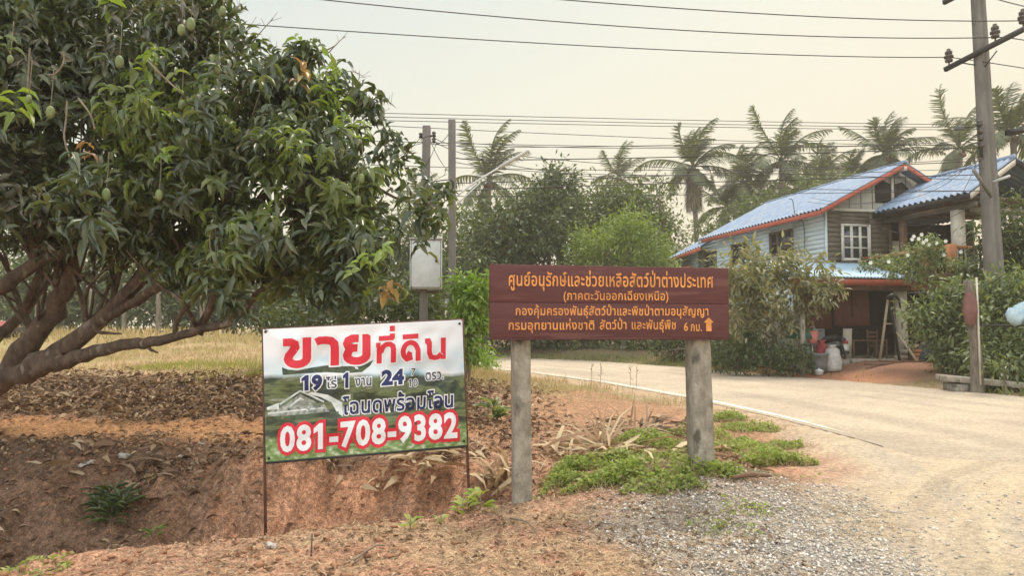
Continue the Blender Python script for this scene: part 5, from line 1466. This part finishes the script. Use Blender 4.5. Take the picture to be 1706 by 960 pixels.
# left pair
LY = 16.0
t1, b1 = at(711, 210, LY), at(704, 560, LY)
p1 = empty('utility_pole', (b1.x, LY, hz(b1.x, LY)), 'short concrete pole carrying the white cabinet behind the mango branches', 'utility pole')
MB().prism([b1 + Vector((-.085, -.085, hz(b1.x, LY) - b1.z - .2)), b1 + Vector((.085, -.085, hz(b1.x, LY) - b1.z - .2)), b1 + Vector((.085, .085, hz(b1.x, LY) - b1.z - .2)), b1 + Vector((-.085, .085, hz(b1.x, LY) - b1.z - .2))], t1 - b1 - Vector((0, 0, hz(b1.x, LY) - b1.z - .2))).build('shaft', MT['pole'], p1, bevel=.015)
for (x, y) in ((701, 226), (723, 224), (723, 234)):
    MB().lathe(at(x, y, LY) - Vector((0, 0, .06)), [(.02, 0), (.05, .02), (.03, .06), (.05, .1), (.02, .13)], 10).build('insulator', MT['insul'], p1, smooth=True)
MB().bar(at(699, 228, LY - .03), at(724, 226, LY - .03), .04, .04).build('bracket', MT['darksteel'], p1)
cbx = empty('meter_cabinet', at(709, 485, LY - .3), 'white metal meter cabinet fixed on the short concrete pole', 'cabinet')
c0, c1 = at(684, 400, LY - .12), at(736, 482, LY - .12)
cw_, ch_ = c1.x - c0.x, c0.z - c1.z
cc = (c0 + c1) / 2
MB().box(cc, (cw_, .34, ch_), Matrix.Rotation(.08, 3, 'Z')).build('case', MT['whitemetal'], cbx, bevel=.012)
MB().box(cc + Vector((.013, -.1735, .0)), (cw_ * .93, .008, ch_ * .96), Matrix.Rotation(.08, 3, 'Z')).build('door_gap_shade', MT['black'], cbx)  # black sheet painting the shade of the gap around the door
MB().box(cc + Vector((.015, -.182, .0)), (cw_ * .9, .014, ch_ * .94), Matrix.Rotation(.08, 3, 'Z')).build('door', MT['whitemetal'], cbx, bevel=.004)
MB().box(at(727, 432, LY - .33), (.035, .03, .13)).build('handle', MT['black'], cbx)
MB().box(cc + Vector((.0, -.02, ch_ / 2 + .012)), (cw_ * 1.06, .42, .02), Matrix.Rotation(.08, 3, 'Z')).build('rain_lid', MT['whitemetal'], cbx)
MB().bar(at(690, 487, LY), at(732, 487, LY), .06, .05).build('support', MT['brownwood'], cbx)
t2, b2 = at(753, 200, LY - .6), at(754, 560, LY - .6)
gzz = hz(b2.x, LY - .6) - b2.z - .2
p2 = empty('lamp_post', (b2.x, LY - .6, hz(b2.x, LY - .6)), 'square concrete post with a slanting street lamp arm beside the cabinet', 'street lamp')
MB().prism([b2 + Vector((-.075, -.075, gzz)), b2 + Vector((.075, -.075, gzz)), b2 + Vector((.075, .075, gzz)), b2 + Vector((-.075, .075, gzz))], t2 - b2 - Vector((0, 0, gzz))).build('shaft', MT['pole'], p2, bevel=.012)
MB().tube(*smooth_path([at(757, 330, LY - .65), at(790, 305, LY - .7), at(835, 277, LY - .8)], [.022, .022, .02], 3), n=7).build('lamp_arm', MT['whitemetal'], p2)
MB().tube([at(757, 345, LY - .65), at(800, 304, LY - .72)], .014, 6).build('arm_brace', MT['whitemetal'], p2)
MB().bar(at(832, 279, LY - .8), at(881, 250, LY - .95), .12, .05).build('lamp_head', MT['whitemetal'], p2, bevel=.012)
MB().tube([at(745, 498, LY - .7), at(745, 512, LY - .7)], .05, 8).build('clamp', MT['whitemetal'], p2)

# ------------------------------------------------------------------ overhead wires
def wire(a, m_, b, r, label, group=None):
    a, m_, b = at(*a), at(*m_), at(*b)
    pts = []
    for k in range(25):
        t = k / 24
        c_ = m_ * 2 - (a + b) / 2
        pts.append(a * (1 - t) ** 2 + c_ * 2 * t * (1 - t) + b * t ** 2)
    o = MB().tube(pts, r, 5).build('power_line', MT['wire'], None)
    return tag(o, label, 'wire', group)
G = 'power lines from the tall utility pole'
wire((1580, 95, 20.6), (980, 76, 19.4), (-100, 2, 17.5), .014, 'lowest of the three high bare wires, ending at the left insulator', G)
wire((1661, 62, 19.45), (1090, 47, 18.5), (300, -28, 16.8), .014, 'middle of the three high bare wires crossing the upper sky', G)
wire((1706, 34, 18.8), (1300, 24, 18.1), (700, -22, 16.6), .014, 'topmost of the three high bare wires at upper right', G)
wire((1661, 62, 19.45), (1690, 64, 19.0), (1760, 76, 18.2), .014, 'short wire leading right from the middle insulator', G)
wire((1580, 95, 20.6), (1640, 103, 19.8), (1760, 122, 17.8), .014, 'short wire sagging right from the left end insulator', G)
wire((1655, -4, 19.0), (1690, 6, 18.6), (1760, 22, 18.0), .014, 'short wire entering at the top right corner', G)
GB = 'bundle of low service wires over the road'
LBL = 'thin dark service wire in the slack bundle above the road, one of many alike'
low = [((640, 186), (1100, 199), (1633, 207)), ((640, 192), (1100, 205), (1633, 211)), ((600, 197), (1100, 210), (1634, 215)), ((590, 201), (950, 224), (1634, 242)), ((560, 226), (980, 243), (1634, 233)),
       ((757, 236), (1100, 247), (1634, 239)), ((757, 262), (1010, 264), (1634, 246)), ((560, 262), (900, 282), (1634, 262)), ((757, 298), (900, 301), (1634, 268)), ((757, 322), (930, 311), (1634, 291)), ((757, 327), (1100, 325), (1640, 318)),
       ((720, 226), (1000, 272), (1640, 300)), ((720, 234), (1050, 300), (1640, 318)), ((757, 270), (1100, 292), (1640, 280)), ((724, 224), (900, 245), (1634, 225))]
for k, (a, m_, b) in enumerate(low):
    if a[0] < 650: a = (-250, a[1] - (m_[1] - a[1]) / (m_[0] - a[0]) * (a[0] + 250) * .8)
    wire((*a, 15.6), (*m_, 17.2), (*b, 19.8), .0125 if k in (6, 9, 8) else .008, LBL, GB)
GD = 'drop wires at the short pole'
for a, b in (((712, 240), (690, 300)), ((716, 232), (753, 290)), ((724, 230), (640, 240)), ((722, 240), (752, 215)), ((700, 230), (640, 268)), ((728, 236), (700, 285))):
    wire((*a, 16.0), ((a[0] + b[0]) / 2, (a[1] + b[1]) / 2 + 8, 15.9), (*b, 15.6), .007, 'slack drop wire at the short concrete pole', GD)
GH = 'drop wires to the house'
for a, m_, b in (((1634, 240, 19.8), (1520, 330, 22), (1352, 330, 27)), ((1634, 250, 19.8), (1560, 372, 21), (1470, 380, 24)), ((1640, 330, 19.8), (1560, 370, 21), (1500, 372, 24)), ((1640, 262, 19.8), (1480, 332, 23), (1345, 336, 27))):
    wire(a, m_, b, .007, 'slack service wire dropping from the tall pole to the house', GH)

# ------------------------------------------------------------------ trees, palms and bushes
r3 = np.random.default_rng(77)
def tree(name, label, cat, ells, m, nc, per, cr, L, W, trunk=None, droop=.3, T=T4, F=F4, group=None, tm='trunk', power=.4, trunk_r=.16):
    E = [pixell(*e) for e in ells]
    cx_ = trunk[0] if trunk else E[0][0]; cy_ = E[0][1]
    if trunk: cx_ = at(trunk[0], 600, cy_).x
    base = Vector((cx_, cy_, hz(cx_, cy_)))
    t = empty(name, base, label, cat, group)
    (V, F_), C = cloud(E, nc, per, cr, L, W, T, F, droop, power, r3)
    np_obj('crown', V, F_, MT[m], t)
    top = Vector(max(E, key=lambda e: e[2])[:3])
    mb = MB()
    limbs(mb, base - Vector((0, 0, .1)), base.lerp(top, .85), [C[int(i)] for i in r3.integers(0, nc, 14)], trunk_r, trunk_r * .45)
    mb.build('trunk', MT[tm], t, smooth=True)
    return t
GT = 'trees behind the bend of the road'
tree('broad_tree', 'large dark leafy tree directly behind the left half of the brown board', 'tree', [(880, 440, 95, 120, 40, 3.2), (840, 400, 70, 80, 40, 2.5), (915, 345, 60, 65, 41, 2), (800, 470, 60, 110, 38, 2.4), (900, 520, 110, 70, 39, 2.5), (930, 300, 25, 20, 41, 1)], 'treeleaf', 900, 30, .55, .32, .13, (885,), group=GT)
tree('broad_tree', 'dark tree rising behind the lime green tree and the wind blown palm', 'tree', [(1020, 400, 80, 90, 46, 3), (1060, 345, 45, 45, 46, 2), (990, 350, 50, 50, 46, 2), (1085, 400, 50, 70, 46, 2)], 'midleaf', 420, 26, .6, .34, .14, (1030,), group=GT)
tree('lime_tree', 'feathery lime green tree above the middle of the brown board', 'tree', [(1030, 415, 78, 55, 37, 2.4), (1050, 385, 45, 40, 37, 1.6), (985, 420, 45, 40, 37, 1.5), (1080, 440, 50, 50, 37, 1.6), (1030, 500, 85, 60, 37, 2)], 'limeleaf', 420, 26, .45, .24, .085, (1040,), group=GT)
tree('tall_tree', 'dark thin topped tree left of the lone coconut palm', 'tree', [(930, 320, 38, 35, 43, 1.4), (905, 330, 30, 40, 43, 1.3), (945, 365, 45, 40, 43, 1.6)], 'treeleaf', 110, 22, .45, .28, .12, (930,), group=GT)
tree('sparse_tree', 'spindly sparse tree with gaps left of the blue house', 'tree', [(1110, 340, 24, 45, 44, 1.2), (1105, 400, 30, 45, 44, 1.3), (1095, 300, 14, 20, 44, .8)], 'midleaf', 26, 20, .4, .26, .1, (1108,), group=GT, trunk_r=.07)
tree('backing_tree', 'dull green tree mass behind the blue roof under the palms', 'tree', [(1250, 370, 60, 45, 52, 2.5), (1330, 335, 60, 40, 54, 2.5), (1190, 395, 40, 40, 50, 2), (1400, 315, 50, 30, 55, 2)], 'midleaf', 260, 24, .6, .34, .13, (1290,), group=GT)
tree('round_bush', 'low green bush at the far corner of the blue house', 'bush', [(1110, 460, 50, 40, 40, 2), (1070, 480, 60, 45, 39, 2), (1140, 445, 25, 22, 40, 1)], 'bush', 130, 22, .4, .24, .1, group=GT)
tree('understorey_bush', 'dark undergrowth thicket seen below the brown board', 'bush', [(920, 560, 90, 38, 39.5, 1.5), (1010, 565, 80, 36, 38, 1.5), (1090, 565, 60, 40, 36, 1.5)], 'bush', 200, 24, .4, .24, .1, group=GT)
tree('understorey_bush', 'dark hedge like thicket behind the right sign post', 'bush', [(1150, 560, 65, 50, 31, 1.3), (1235, 555, 60, 55, 27, 1.2)], 'treeleaf', 210, 26, .35, .2, .08, group=GT)
tree('leafy_shrub', 'bright green leafy shrub below the cabinet and lamp post', 'shrub', [(780, 520, 32, 45, 15, .5), (765, 475, 14, 22, 15, .3), (800, 485, 16, 20, 15, .3), (770, 565, 40, 35, 15, .5)], 'brightleaf', 90, 24, .2, .17, .05, droop=.6, T=T8, F=F8, trunk_r=.05)
tree('dark_shrub', 'dark shrub under the mango crown just above the banner', 'shrub', [(520, 520, 70, 40, 17, .9), (620, 510, 80, 50, 17, 1), (700, 520, 50, 50, 17, .8), (460, 530, 40, 25, 17, .6)], 'treeleaf', 180, 24, .28, .17, .06, droop=.5, trunk_r=.06)
tree('roadside_bush', 'yellow green bush on the bank where the road disappears', 'bush', [(790, 600, 30, 18, 22, .6), (770, 590, 25, 25, 21, .6), (815, 606, 18, 9, 23, .5)], 'brightleaf', 60, 22, .22, .13, .045, trunk_r=.03)
# the big olive bush before the house, balcony plants, right-hand bushes
tree('olive_bush', 'big sparse olive and bronze bush in front of the blue wall', 'bush', [(1300, 450, 85, 32, 23.6, 1.5), (1240, 470, 55, 45, 23.6, 1.2), (1345, 475, 50, 42, 23.4, 1.2), (1255, 520, 65, 50, 23.4, 1.2), (1385, 470, 24, 20, 23.2, .6), (1325, 510, 40, 28, 23.4, .8), (1215, 450, 25, 35, 23.6, .8), (1245, 415, 25, 14, 23.6, .5), (1310, 425, 30, 16, 23.6, .6)], 'olive', 200, 18, .24, .25, .075, (1300,), .4, T8, F8, power=.5, trunk_r=.1)
tree('verge_bush', 'low dark weeds and bushes along the verge below the olive bush', 'bush', [(1250, 590, 75, 26, 23.2, .6), (1320, 597, 40, 22, 22.6, .5), (1190, 580, 50, 30, 25, .7)], 'treeleaf', 170, 22, .22, .16, .055, trunk_r=.03)
bal = tree('balcony_plant', 'white flowering creeper trailing over the balcony rail', 'plant', [(1535, 420, 45, 12, 22.0, .4), (1595, 445, 45, 20, 22.0, .4), (1470, 440, 42, 9, 23.2, .4), (1520, 452, 50, 14, 22.2, .4), (1545, 404, 22, 9, 22.2, .3)], 'bush', 190, 20, .16, .1, .042, (1560,), .4, T8, F8, trunk_r=.04)
pet = []
for (x, y) in ((1535, 391), (1522, 394), (1530, 398), (1543, 400), (1519, 399), (1547, 408), (1480, 436), (1572, 425), (1600, 420), (1560, 405), (1575, 402), (1538, 404), (1450, 438), (1512, 425)):
    p = at(x, y, 21.75)
    n = 6; a = np.arange(n) * 1.047
    pet = []
    pet.append(leaves(np.tile(np.array(p), (n, 1)), np.stack([np.cos(a), -.3 * np.ones(n), np.sin(a)], -1), np.tile((0, -1., .2), (n, 1)), .075 * np.ones(n), .05 * np.ones(n), T4, F4))
    V_, F_ = merge(pet); np_obj('flower', V_, F_, MT['petal'], bal)
tree('garden_bush', 'pale green bush between the dark bay and the timber post', 'bush', [(1570, 545, 48, 32, 20.6, .8), (1590, 500, 45, 35, 20.8, .8), (1545, 520, 35, 25, 20.8, .6), (1600, 585, 40, 32, 20.2, .7)], 'bush', 230, 22, .24, .17, .06, droop=.45, T=T8, F=F8, trunk_r=.05)
tree('garden_bush', 'dense green bush right of the timber post', 'bush', [(1680, 530, 55, 60, 18.6, .9), (1660, 590, 50, 45, 18.4, .8), (1720, 590, 60, 50, 18, .9), (1690, 480, 45, 30, 18.8, .8), (1650, 500, 25, 40, 19, .6)], 'bush', 300, 22, .26, .16, .06, droop=.45, T=T8, F=F8, trunk_r=.05)
tree('garden_tree', 'dark narrow leaved tree directly behind the utility pole', 'tree', [(1692, 385, 36, 62, 21.6, .8), (1640, 395, 16, 34, 21.6, .5), (1725, 440, 50, 50, 21.4, 1), (1645, 445, 30, 22, 21.4, .7)], 'treeleaf', 170, 22, .3, .2, .06, (1690,), .5, T8, F8, power=.45)
tree('young_tree', 'thin yellowish sapling right of the timber post base', 'plant', [(1672, 610, 20, 22, 16.6, .3)], 'bush', 14, 14, .14, .13, .045, (1676,), trunk_r=.02)
tree('side_tree', 'leafy tree beyond the house to the right of the utility pole', 'tree', [(1790, 440, 90, 110, 40, 3), (1860, 480, 90, 90, 39, 3), (1960, 430, 110, 130, 42, 4), (1820, 540, 110, 50, 38, 3)], 'midleaf', 380, 24, .6, .34, .13, (1830,))
# wood edge beyond the field on the left
GF = 'trees along the far edge of the dry field'
far = [(-120, 500, 110, 60, 46), (-20, 470, 110, 75, 48), (90, 480, 90, 65, 45), (190, 470, 90, 75, 47), (290, 475, 90, 70, 44), (380, 480, 90, 60, 46), (470, 470, 90, 80, 45), (560, 460, 90, 90, 44), (650, 450, 80, 100, 45), (730, 440, 70, 110, 44)]
ft_ = ['dark tree standing at the far edge of the dry field', ]
for k, (x, y, rx_, ry_, Y) in enumerate(far):
    tree('field_edge_tree', 'dark tree in the wood edge beyond the dry field, seen under the mango limbs', 'tree', [(x, y - 25, rx_, ry_, Y, 3), (x + 30, y + 20, rx_ * .8, ry_ * .5, Y - 1, 2.5), (x - 30, y + 38, rx_ * .9, 28, Y - 1.5, 2), (x + 25, y + 52, rx_ * .9, 20, Y - 2, 1.5)], 'treeleaf' if k % 3 else 'midleaf', 260, 22, .6, .36, .15, (x + 10,), group=GF, trunk_r=.22)
for k, (x, Y) in enumerate(((262, 38), (335, 36), (205, 40), (60, 40), (150, 41))):
    p = at(x, 545, Y); b_ = Vector((p.x, Y, hz(p.x, Y)))
    t = empty('tree_stem', b_, 'bare pale tree stem at the far edge of the field', 'tree stem', 'bare stems beyond the field')
    MB().tube(*smooth_path([b_, b_ + Vector((.05, 0, 1.5)), b_ + Vector((.0, 0, 4))], [.16, .13, .09], 3), n=7).build('trunk', MT['trunk'], t, smooth=True)
t = empty('hut', at(5, 560, 30), 'small hut with a rusty red roof at the left edge behind the trunk', 'hut')
for (a, b, c_, d) in (((-90, 534, 30), (32, 536, 30), (28, 544, 29), (-95, 545, 29)),):
    MB().prism([at(*a), at(*b), at(*c_), at(*d)], (0, 0, -.06)).build('roof', MT['roofred'], t)
hx = at(-30, 545, 30); MB().box((hx.x, 30.4, hz(hx.x, 30) + .15), (2.4, 1.5, max(.2, 2 * (hx.z - hz(hx.x, 30) - .15)))).build('wall', MT['dark'], t)

# coconut palms: one prototype crown, copied
def palm_crown(seed, nf=24, L=4.4, wind=.0):
    r = np.random.default_rng(seed); parts = []; mbr = MB()
    for i in range(nf):
        az = i * 2.4 + r.uniform(-.3, .3); el = 1.5 - 2.2 * (i / nf) ** 1.15 + r.uniform(-.15, .15); l = L * r.uniform(.62, 1.15) * (.75 + .25 * math.sin(math.pi * (i + 4) / (nf + 6)))
        d = np.array((math.cos(az) * math.cos(el), math.sin(az) * math.cos(el), math.sin(el)))
        pts = []; p = np.zeros(3); n = 15
        for k in range(n):
            pts.append(p.copy()); p = p + d * l / n
            d = d + np.array((wind * .075 * (k + 2) / n * 1.6, 0, -.05 * (.4 + 1.8 * k / n) * (1 + .5 * max(0, math.cos(el)))))
            d /= np.linalg.norm(d)
        pts = np.array(pts)
        mbr.tube(pts, list(np.linspace(.06, .012, n)), 4, False)
        m_ = 46; t = np.linspace(.14, .99, m_) * (n - 1); k0 = np.minimum(t.astype(int), n - 2); f = (t - k0)[:, None]
        Q = pts[k0] * (1 - f) + pts[k0 + 1] * f; tg = nrm(pts[k0 + 1] - pts[k0])
        sd_ = nrm(np.cross(tg, np.array((0, 0, 1.0)) + .01)); upv = np.cross(sd_, tg)
        ln = 1.0 * np.sin(np.pi * np.clip(t / (n - 1), .08, .97)) ** .55
        for s_ in (-1, 1):
            D = tg * .75 + sd_ * s_ * .8 + r.normal(size=(m_, 3)) * .1; D[:, 2] -= .2 + .35 * r.random(m_)
            parts.append(leaves(Q, D, upv, ln * r.uniform(.8, 1.1, m_), .075 * np.ones(m_), np.array([(-.5, 0, 0), (.5, 0, 0), (.4, .6, -.1), (-.4, .6, -.1), (0, 1, -.3)]), FB, 1))
    V, F = merge(parts)
    return np.concatenate([V, np.array(mbr.v)]), F + [[a + len(V) for a in f] for f in mbr.f]
PCM = {}
def palm(px, py, Y, scale, kind, rot, label, lean=0, skirt=False):
    p = at(px, py, Y); bx_ = p.x + lean; b_ = Vector((bx_, Y, hz(bx_, Y)))
    t = empty('coconut_palm', b_, label, 'palm', 'coconut palms behind the house and trees')
    pts, rr_ = smooth_path([b_ - Vector((0, 0, .2)), b_ + Vector((-lean * .1, 0, .6)), b_.lerp(p, .5) - Vector((lean * .12, 0, 0)), p], [.3 * scale, .22 * scale, .18 * scale, .16 * scale], 6)
    MB().tube(pts, rr_, 10).build('trunk', MT['palmtrunk'], t, smooth=True)
    V, F = palm_crown(int(rot * 100), (18, 15, 21)[kind], (4.3, 4.7, 4.0)[kind], .9)
    c_, s_ = 1, 0
    Vr = np.stack([V[:, 0] * c_ - V[:, 1] * s_, V[:, 0] * s_ + V[:, 1] * c_, V[:, 2]], -1) * scale + np.array(p)
    np_obj('crown', Vr, F, MT['palmleaf'], t)
    mb = MB()
    for k in range(9):
        a = k * 2.4; q = p + Vector((math.cos(a) * .32, math.sin(a) * .32, -.25 - .12 * (k % 3))) * scale
        mb.lathe(q, [(.02, -.16), (.11, -.08), (.13, .02), (.08, .12), (.02, .16)], 8)
    mb.build('coconuts', MT['brownwood'], t, smooth=True)['kind'] = 'stuff'
    if skirt:
        rs = np.random.default_rng(5); n = 900
        a = rs.random(n) * 6.28; zz = -rs.random(n) ** .8 * 2.6
        Q = np.stack([np.cos(a) * (.2 + .25 * rs.random(n)), np.sin(a) * (.2 + .25 * rs.random(n)), zz], -1) * scale + np.array(p)
        D = np.stack([np.cos(a) * .3, np.sin(a) * .3, -np.ones(n)], -1) + rs.normal(size=(n, 3)) * .15
        V2, F2 = leaves(Q, D, np.stack([np.cos(a), np.sin(a), np.zeros(n)], -1), .9 * np.ones(n), .07 * np.ones(n), T4, F4)
        np_obj('dead_fronds', V2, F2, MT['deadfrond'], t)
palm(1155, 278, 56, 1.12, 0, .3, 'lone coconut palm with a brown skirt of dead fronds left of the blue roof', .6, True)
palm(815, 300, 58, 1.2, 1, 2.2, 'coconut palm left of the trees, behind the street lamp arm', -.3)
palm(1030, 295, 78, 1.05, 1, .8, 'small windswept coconut palm top above the lime tree', .2)
palm(1236, 305, 62, 1.1, 2, 1.2, 'coconut palm just right of the lone palm, partly hidden by its neighbour', .5)
palm(1302, 268, 58, 1.15, 0, 2.6, 'tall coconut palm rising above the middle of the blue roof', -.4)
palm(1368, 296, 70, 1.1, 2, .4, 'smaller coconut palm above the upper blue roof, left of the ridge', .3)
palm(1476, 258, 62, 1.15, 2, 3.4, 'coconut palm whose top shows behind the roof ridge', .2)
palm(1598, 248, 58, 1.15, 1, 4.4, 'coconut palm between the gable and the utility pole', .3)
palm(1688, 222, 46, 1.1, 0, 5.2, 'coconut palm behind the utility pole at the right edge', -.2)
palm(1210, 345, 64, 1.0, 2, 6.1, 'low coconut palm just above the lower end of the blue roof', .2)
palm(1335, 322, 64, 1.0, 2, 7.3, 'low coconut palm whose fronds touch the blue roof below the tall palm', -.2)
palm(1272, 352, 60, .9, 0, 8.2, 'lowest coconut palm half sunk behind the middle of the blue roof', .1)
palm(1420, 300, 66, 1.0, 2, 9.4, 'coconut palm peeping over the ridge left of the gable', .2)
palm(700, 330, 75, .9, 2, 1.9, 'distant coconut palm low behind the cabinet and mango branches', .3)

# ------------------------------------------------------------------ dead leaves, plants and odds and ends near the ditch
def dry_clump(px, py, n, L, W, label, m='straw', name='dead_leaf_heap', spread=.35, up=.35, cat='leaf heap', droop=1.0):
    g_ = gp(px, py); base = Vector(g_)
    t = empty(name, base, label, cat)
    a = r3.random(n) * 6.28
    P = np.stack([g_.x + r3.normal(size=n) * spread, g_.y + r3.normal(size=n) * spread * .45, np.zeros(n)], -1)
    P[:, 2] = H(P[:, 0], P[:, 1]) + .02 + r3.random(n) * .12
    D = np.stack([np.cos(a), np.sin(a) * .6, r3.uniform(-.15, up, n)], -1)
    N = np.tile((0, 0, 1.), (n, 1)) + r3.normal(size=(n, 3)) * .5
    s_ = .5 + .8 * r3.random(n)
    LT = np.array([(-.3, 0, 0), (.3, 0, 0), (-.5, .35, .08), (.5, .35, .08), (-.35, .7, .06), (.35, .7, .06), (0, 1, -.12)])
    LF = [np.array([(0, 1, 3, 2), (2, 3, 5, 4)]), np.array([(4, 5, 6)])]
    V, F = leaves(P, D, N, L * s_, W * s_, LT, LF, droop)
    np_obj('leaves', V, F, MT[m], t, smooth=True)
    return t
def frond_fan(px, py, label, n=26, L=.75, a0=1.0, a1=2.9, m='straw'):
    g_ = gp(px, py); t = empty('dead_palm_frond', Vector(g_), label, 'palm frond')
    a = np.linspace(a0, a1, n)
    P = np.tile(np.array(g_) + np.array((0, 0, .03)), (n, 1)) + r3.normal(size=(n, 3)) * .02
    D = np.stack([np.cos(a), .25 + 0 * a, np.abs(np.sin(a)) * .28 + .03], -1) + r3.normal(size=(n, 3)) * .06
    V, F = leaves(P, D, np.tile((0, -.6, 1.), (n, 1)), L * (.6 + .5 * r3.random(n)), .03 * np.ones(n), TB, FB, 2.0)
    np_obj('leaflets', V, F, MT[m], t)
    MB().tube(*smooth_path([Vector(g_) + Vector((.35, -.05, .02)), Vector(g_) + Vector((0, 0, .04)), Vector(g_) + Vector((-.1, .03, .1))], [.02, .016, .008], 3), n=6).build('stalk', MT['twig'], t)
frond_fan(1005, 752, 'fan of bleached dead palm leaf splayed over the gully edge', 30, .8, 1.1, 3.0)
frond_fan(1052, 735, 'second dead palm frond lying across the top of the heap', 20, .7, .3, 2.6)
frond_fan(1075, 716, 'reddish dead frond at the back of the leaf heap', 14, .6, .2, 1.6, 'dryleaf')
dry_clump(1010, 768, 70, .5, .045, 'tangled heap of pale dead leaves between the two sign posts', spread=.4)
dry_clump(1070, 722, 60, .34, .06, 'rusty brown leaf heap behind the right sign post', 'dryleaf', spread=.4)
dry_clump(690, 778, 45, .3, .06, 'curled dry leaf clump on the bank under the banner', 'straw', spread=.2, up=.1)
dry_clump(745, 765, 45, .25, .05, 'dry leaf clump on the bank at the right banner pole', 'straw', spread=.25, up=.1)
dry_clump(520, 765, 22, .24, .05, 'small dry leaf clump on the bank at the middle of the banner', 'dryleaf', spread=.2, up=.1)
dry_clump(828, 832, 26, .42, .06, 'dead banana like plant beside the left sign post', 'straw', 'dead_plant', .1, 1.5, 'plant', 1.8)
dry_clump(1165, 765, 10, .3, .09, 'few bleached leaves lying in the weeds at the right post', 'straw', spread=.18)
dry_clump(180, 790, 60, .25, .05, 'dark leaf heap on the left slope of the ditch', 'dryleaf', spread=.6, up=.1)
def small_plant(px, py, n, L, W, label, m='weed', up=1.0):
    g_ = gp(px, py); t = empty('green_plant', Vector(g_), label, 'plant')
    a = r3.random(n) * 6.28; hgt = r3.random(n) * L * .9
    P = np.stack([g_.x + np.cos(a) * .03, g_.y + np.sin(a) * .03, g_.z + hgt], -1)
    D = np.stack([np.cos(a), np.sin(a), r3.uniform(.1, up, n)], -1)
    V, F = leaves(P, D, np.tile((0, -.2, 1.), (n, 1)), L * (.6 + .6 * r3.random(n)), W * np.ones(n), T8, F8, 1.5)
    np_obj('leaves', V, F, MT[m], t, smooth=True)
    MB().tube([Vector(g_) - Vector((0, 0, .03)), Vector(g_) + Vector((0, 0, L))], .006, 5).build('stem', MT['twig'], t)
    return t
small_plant(772, 858, 14, .12, .04, 'green seedling at the foot of the right banner pole')
small_plant(800, 850, 16, .14, .05, 'green seedling close to the dead plant by the left sign post')
small_plant(684, 884, 16, .08, .025, 'tiny green plant on the lip of the ditch')
small_plant(735, 876, 10, .07, .022, 'smaller green sprig right of the plant on the ditch lip')
small_plant(822, 702, 30, .26, .06, 'bushy green plant on the bank left of the left sign post', 'bush')
small_plant(255, 900, 18, .1, .014, 'yellow green grass tuft in the ditch at left', 'brightleaf')
for k, (x, y) in enumerate(((185, 850), (165, 870), (205, 865), (185, 880))):
    tag(small_plant(x, y, 34, .22, .035, 'dark green weed clump growing on the left ditch slope', 'treeleaf'), group='dark weeds on the ditch slope')
for k, (x, y) in enumerate(((985, 640), (1000, 645), (1050, 645), (1060, 648))):
    g_ = gp(x, y); t = empty('dry_stalk', Vector(g_), 'thin dry seed stalk on the verge behind the left post', 'stalk', 'dry stalks on the verge')
    n = 8; top = Vector(g_) + Vector((.02, 0, .55))
    MB().tube([Vector(g_), top], .006, 4).build('stem', MT['twig'], t)
    V, F = leaves(np.array([np.array(Vector(g_).lerp(top, q_)) for q_ in np.linspace(.4, 1, n)]), unit(n, r3) + np.array((0, 0, .6)), unit(n, r3), .09 * np.ones(n), .03 * np.ones(n), T4, F4)
    np_obj('seed_head', V, F, MT['straw'], t)
def rock(px, py, s_, m, label, name='stone', cat='stone'):
    g_ = gp(px, py); bm = bmesh.new(); bmesh.ops.create_icosphere(bm, subdivisions=2, radius=1)
    for v in bm.verts: v.co = v.co * (1 + 1.1 * (float(vnoise(v.co.x * 2.6 + px, v.co.y * 2.6 + v.co.z * 3.7, 4)) - .5)); v.co = Vector((v.co.x * s_ * 1.2, v.co.y * s_, v.co.z * s_ * .65))
    V = np.array([v.co for v in bm.verts]) + np.array(g_) + np.array((0, 0, s_ * .3)); F = [[v.index for v in f.verts] for f in bm.faces]; bm.free()
    return tag(np_obj(name, V, F, MT[m], base=g_), label, cat)
rock(452, 913, .035, 'stone', 'white grey stone at the ditch lip near the left banner pole')
rock(140, 778, .045, 'stone', 'white lump of rubble on the dark slope at far left')
rock(152, 773, .035, 'stone', 'smaller white rubble piece touching the lump on the slope')
rock(206, 763, .05, 'stone', 'pale rubble piece below the sandy strip')
rock(300, 765, .028, 'stone', 'pale pebble on the slope left of the banner')
rock(335, 742, .028, 'stone', 'pale pebble below the sandy strip near the banner')
t = empty('bark_piece', gp(1250, 802), 'reddish brown strip of bark lying on the gravel edge', 'bark'); o = origin(t)
MB().tube(*smooth_path([o + Vector((-.16, -.02, .03)), o + Vector((0, 0, .05)), o + Vector((.2, .05, .03))], [.012, .024, .009], 4), n=7).build('strip', MT['brownwood'], t, smooth=True)
g_ = gp(518, 928); t = empty('stick', Vector(g_), 'thin upright stick at the ditch lip below the banner', 'stick')
MB().tube([Vector(g_) - Vector((0, 0, .05)), at(520, 890, g_.y)], [.008, .005], 6).build('twig', MT['bark'], t)
for (a, b, lb) in (((590, 940), (640, 915), 'bent dry twig on the straw in the foreground'), ((330, 745), (365, 722), 'pale bent stick at the edge of the sandy strip'), ((850, 870), (900, 905), 'long dry twig on the shoulder by the left post')):
    p, q_ = gp(*a), gp(*b); t = empty('stick', Vector(p), lb, 'stick')
    MB().tube(*smooth_path([Vector(p) + Vector((0, 0, .02)), (Vector(p) + Vector(q_)) / 2 + Vector((.03, 0, .06)), Vector(q_) + Vector((0, 0, .02))], [.009, .007, .004], 3), n=5).build('twig', MT['twig'], t)
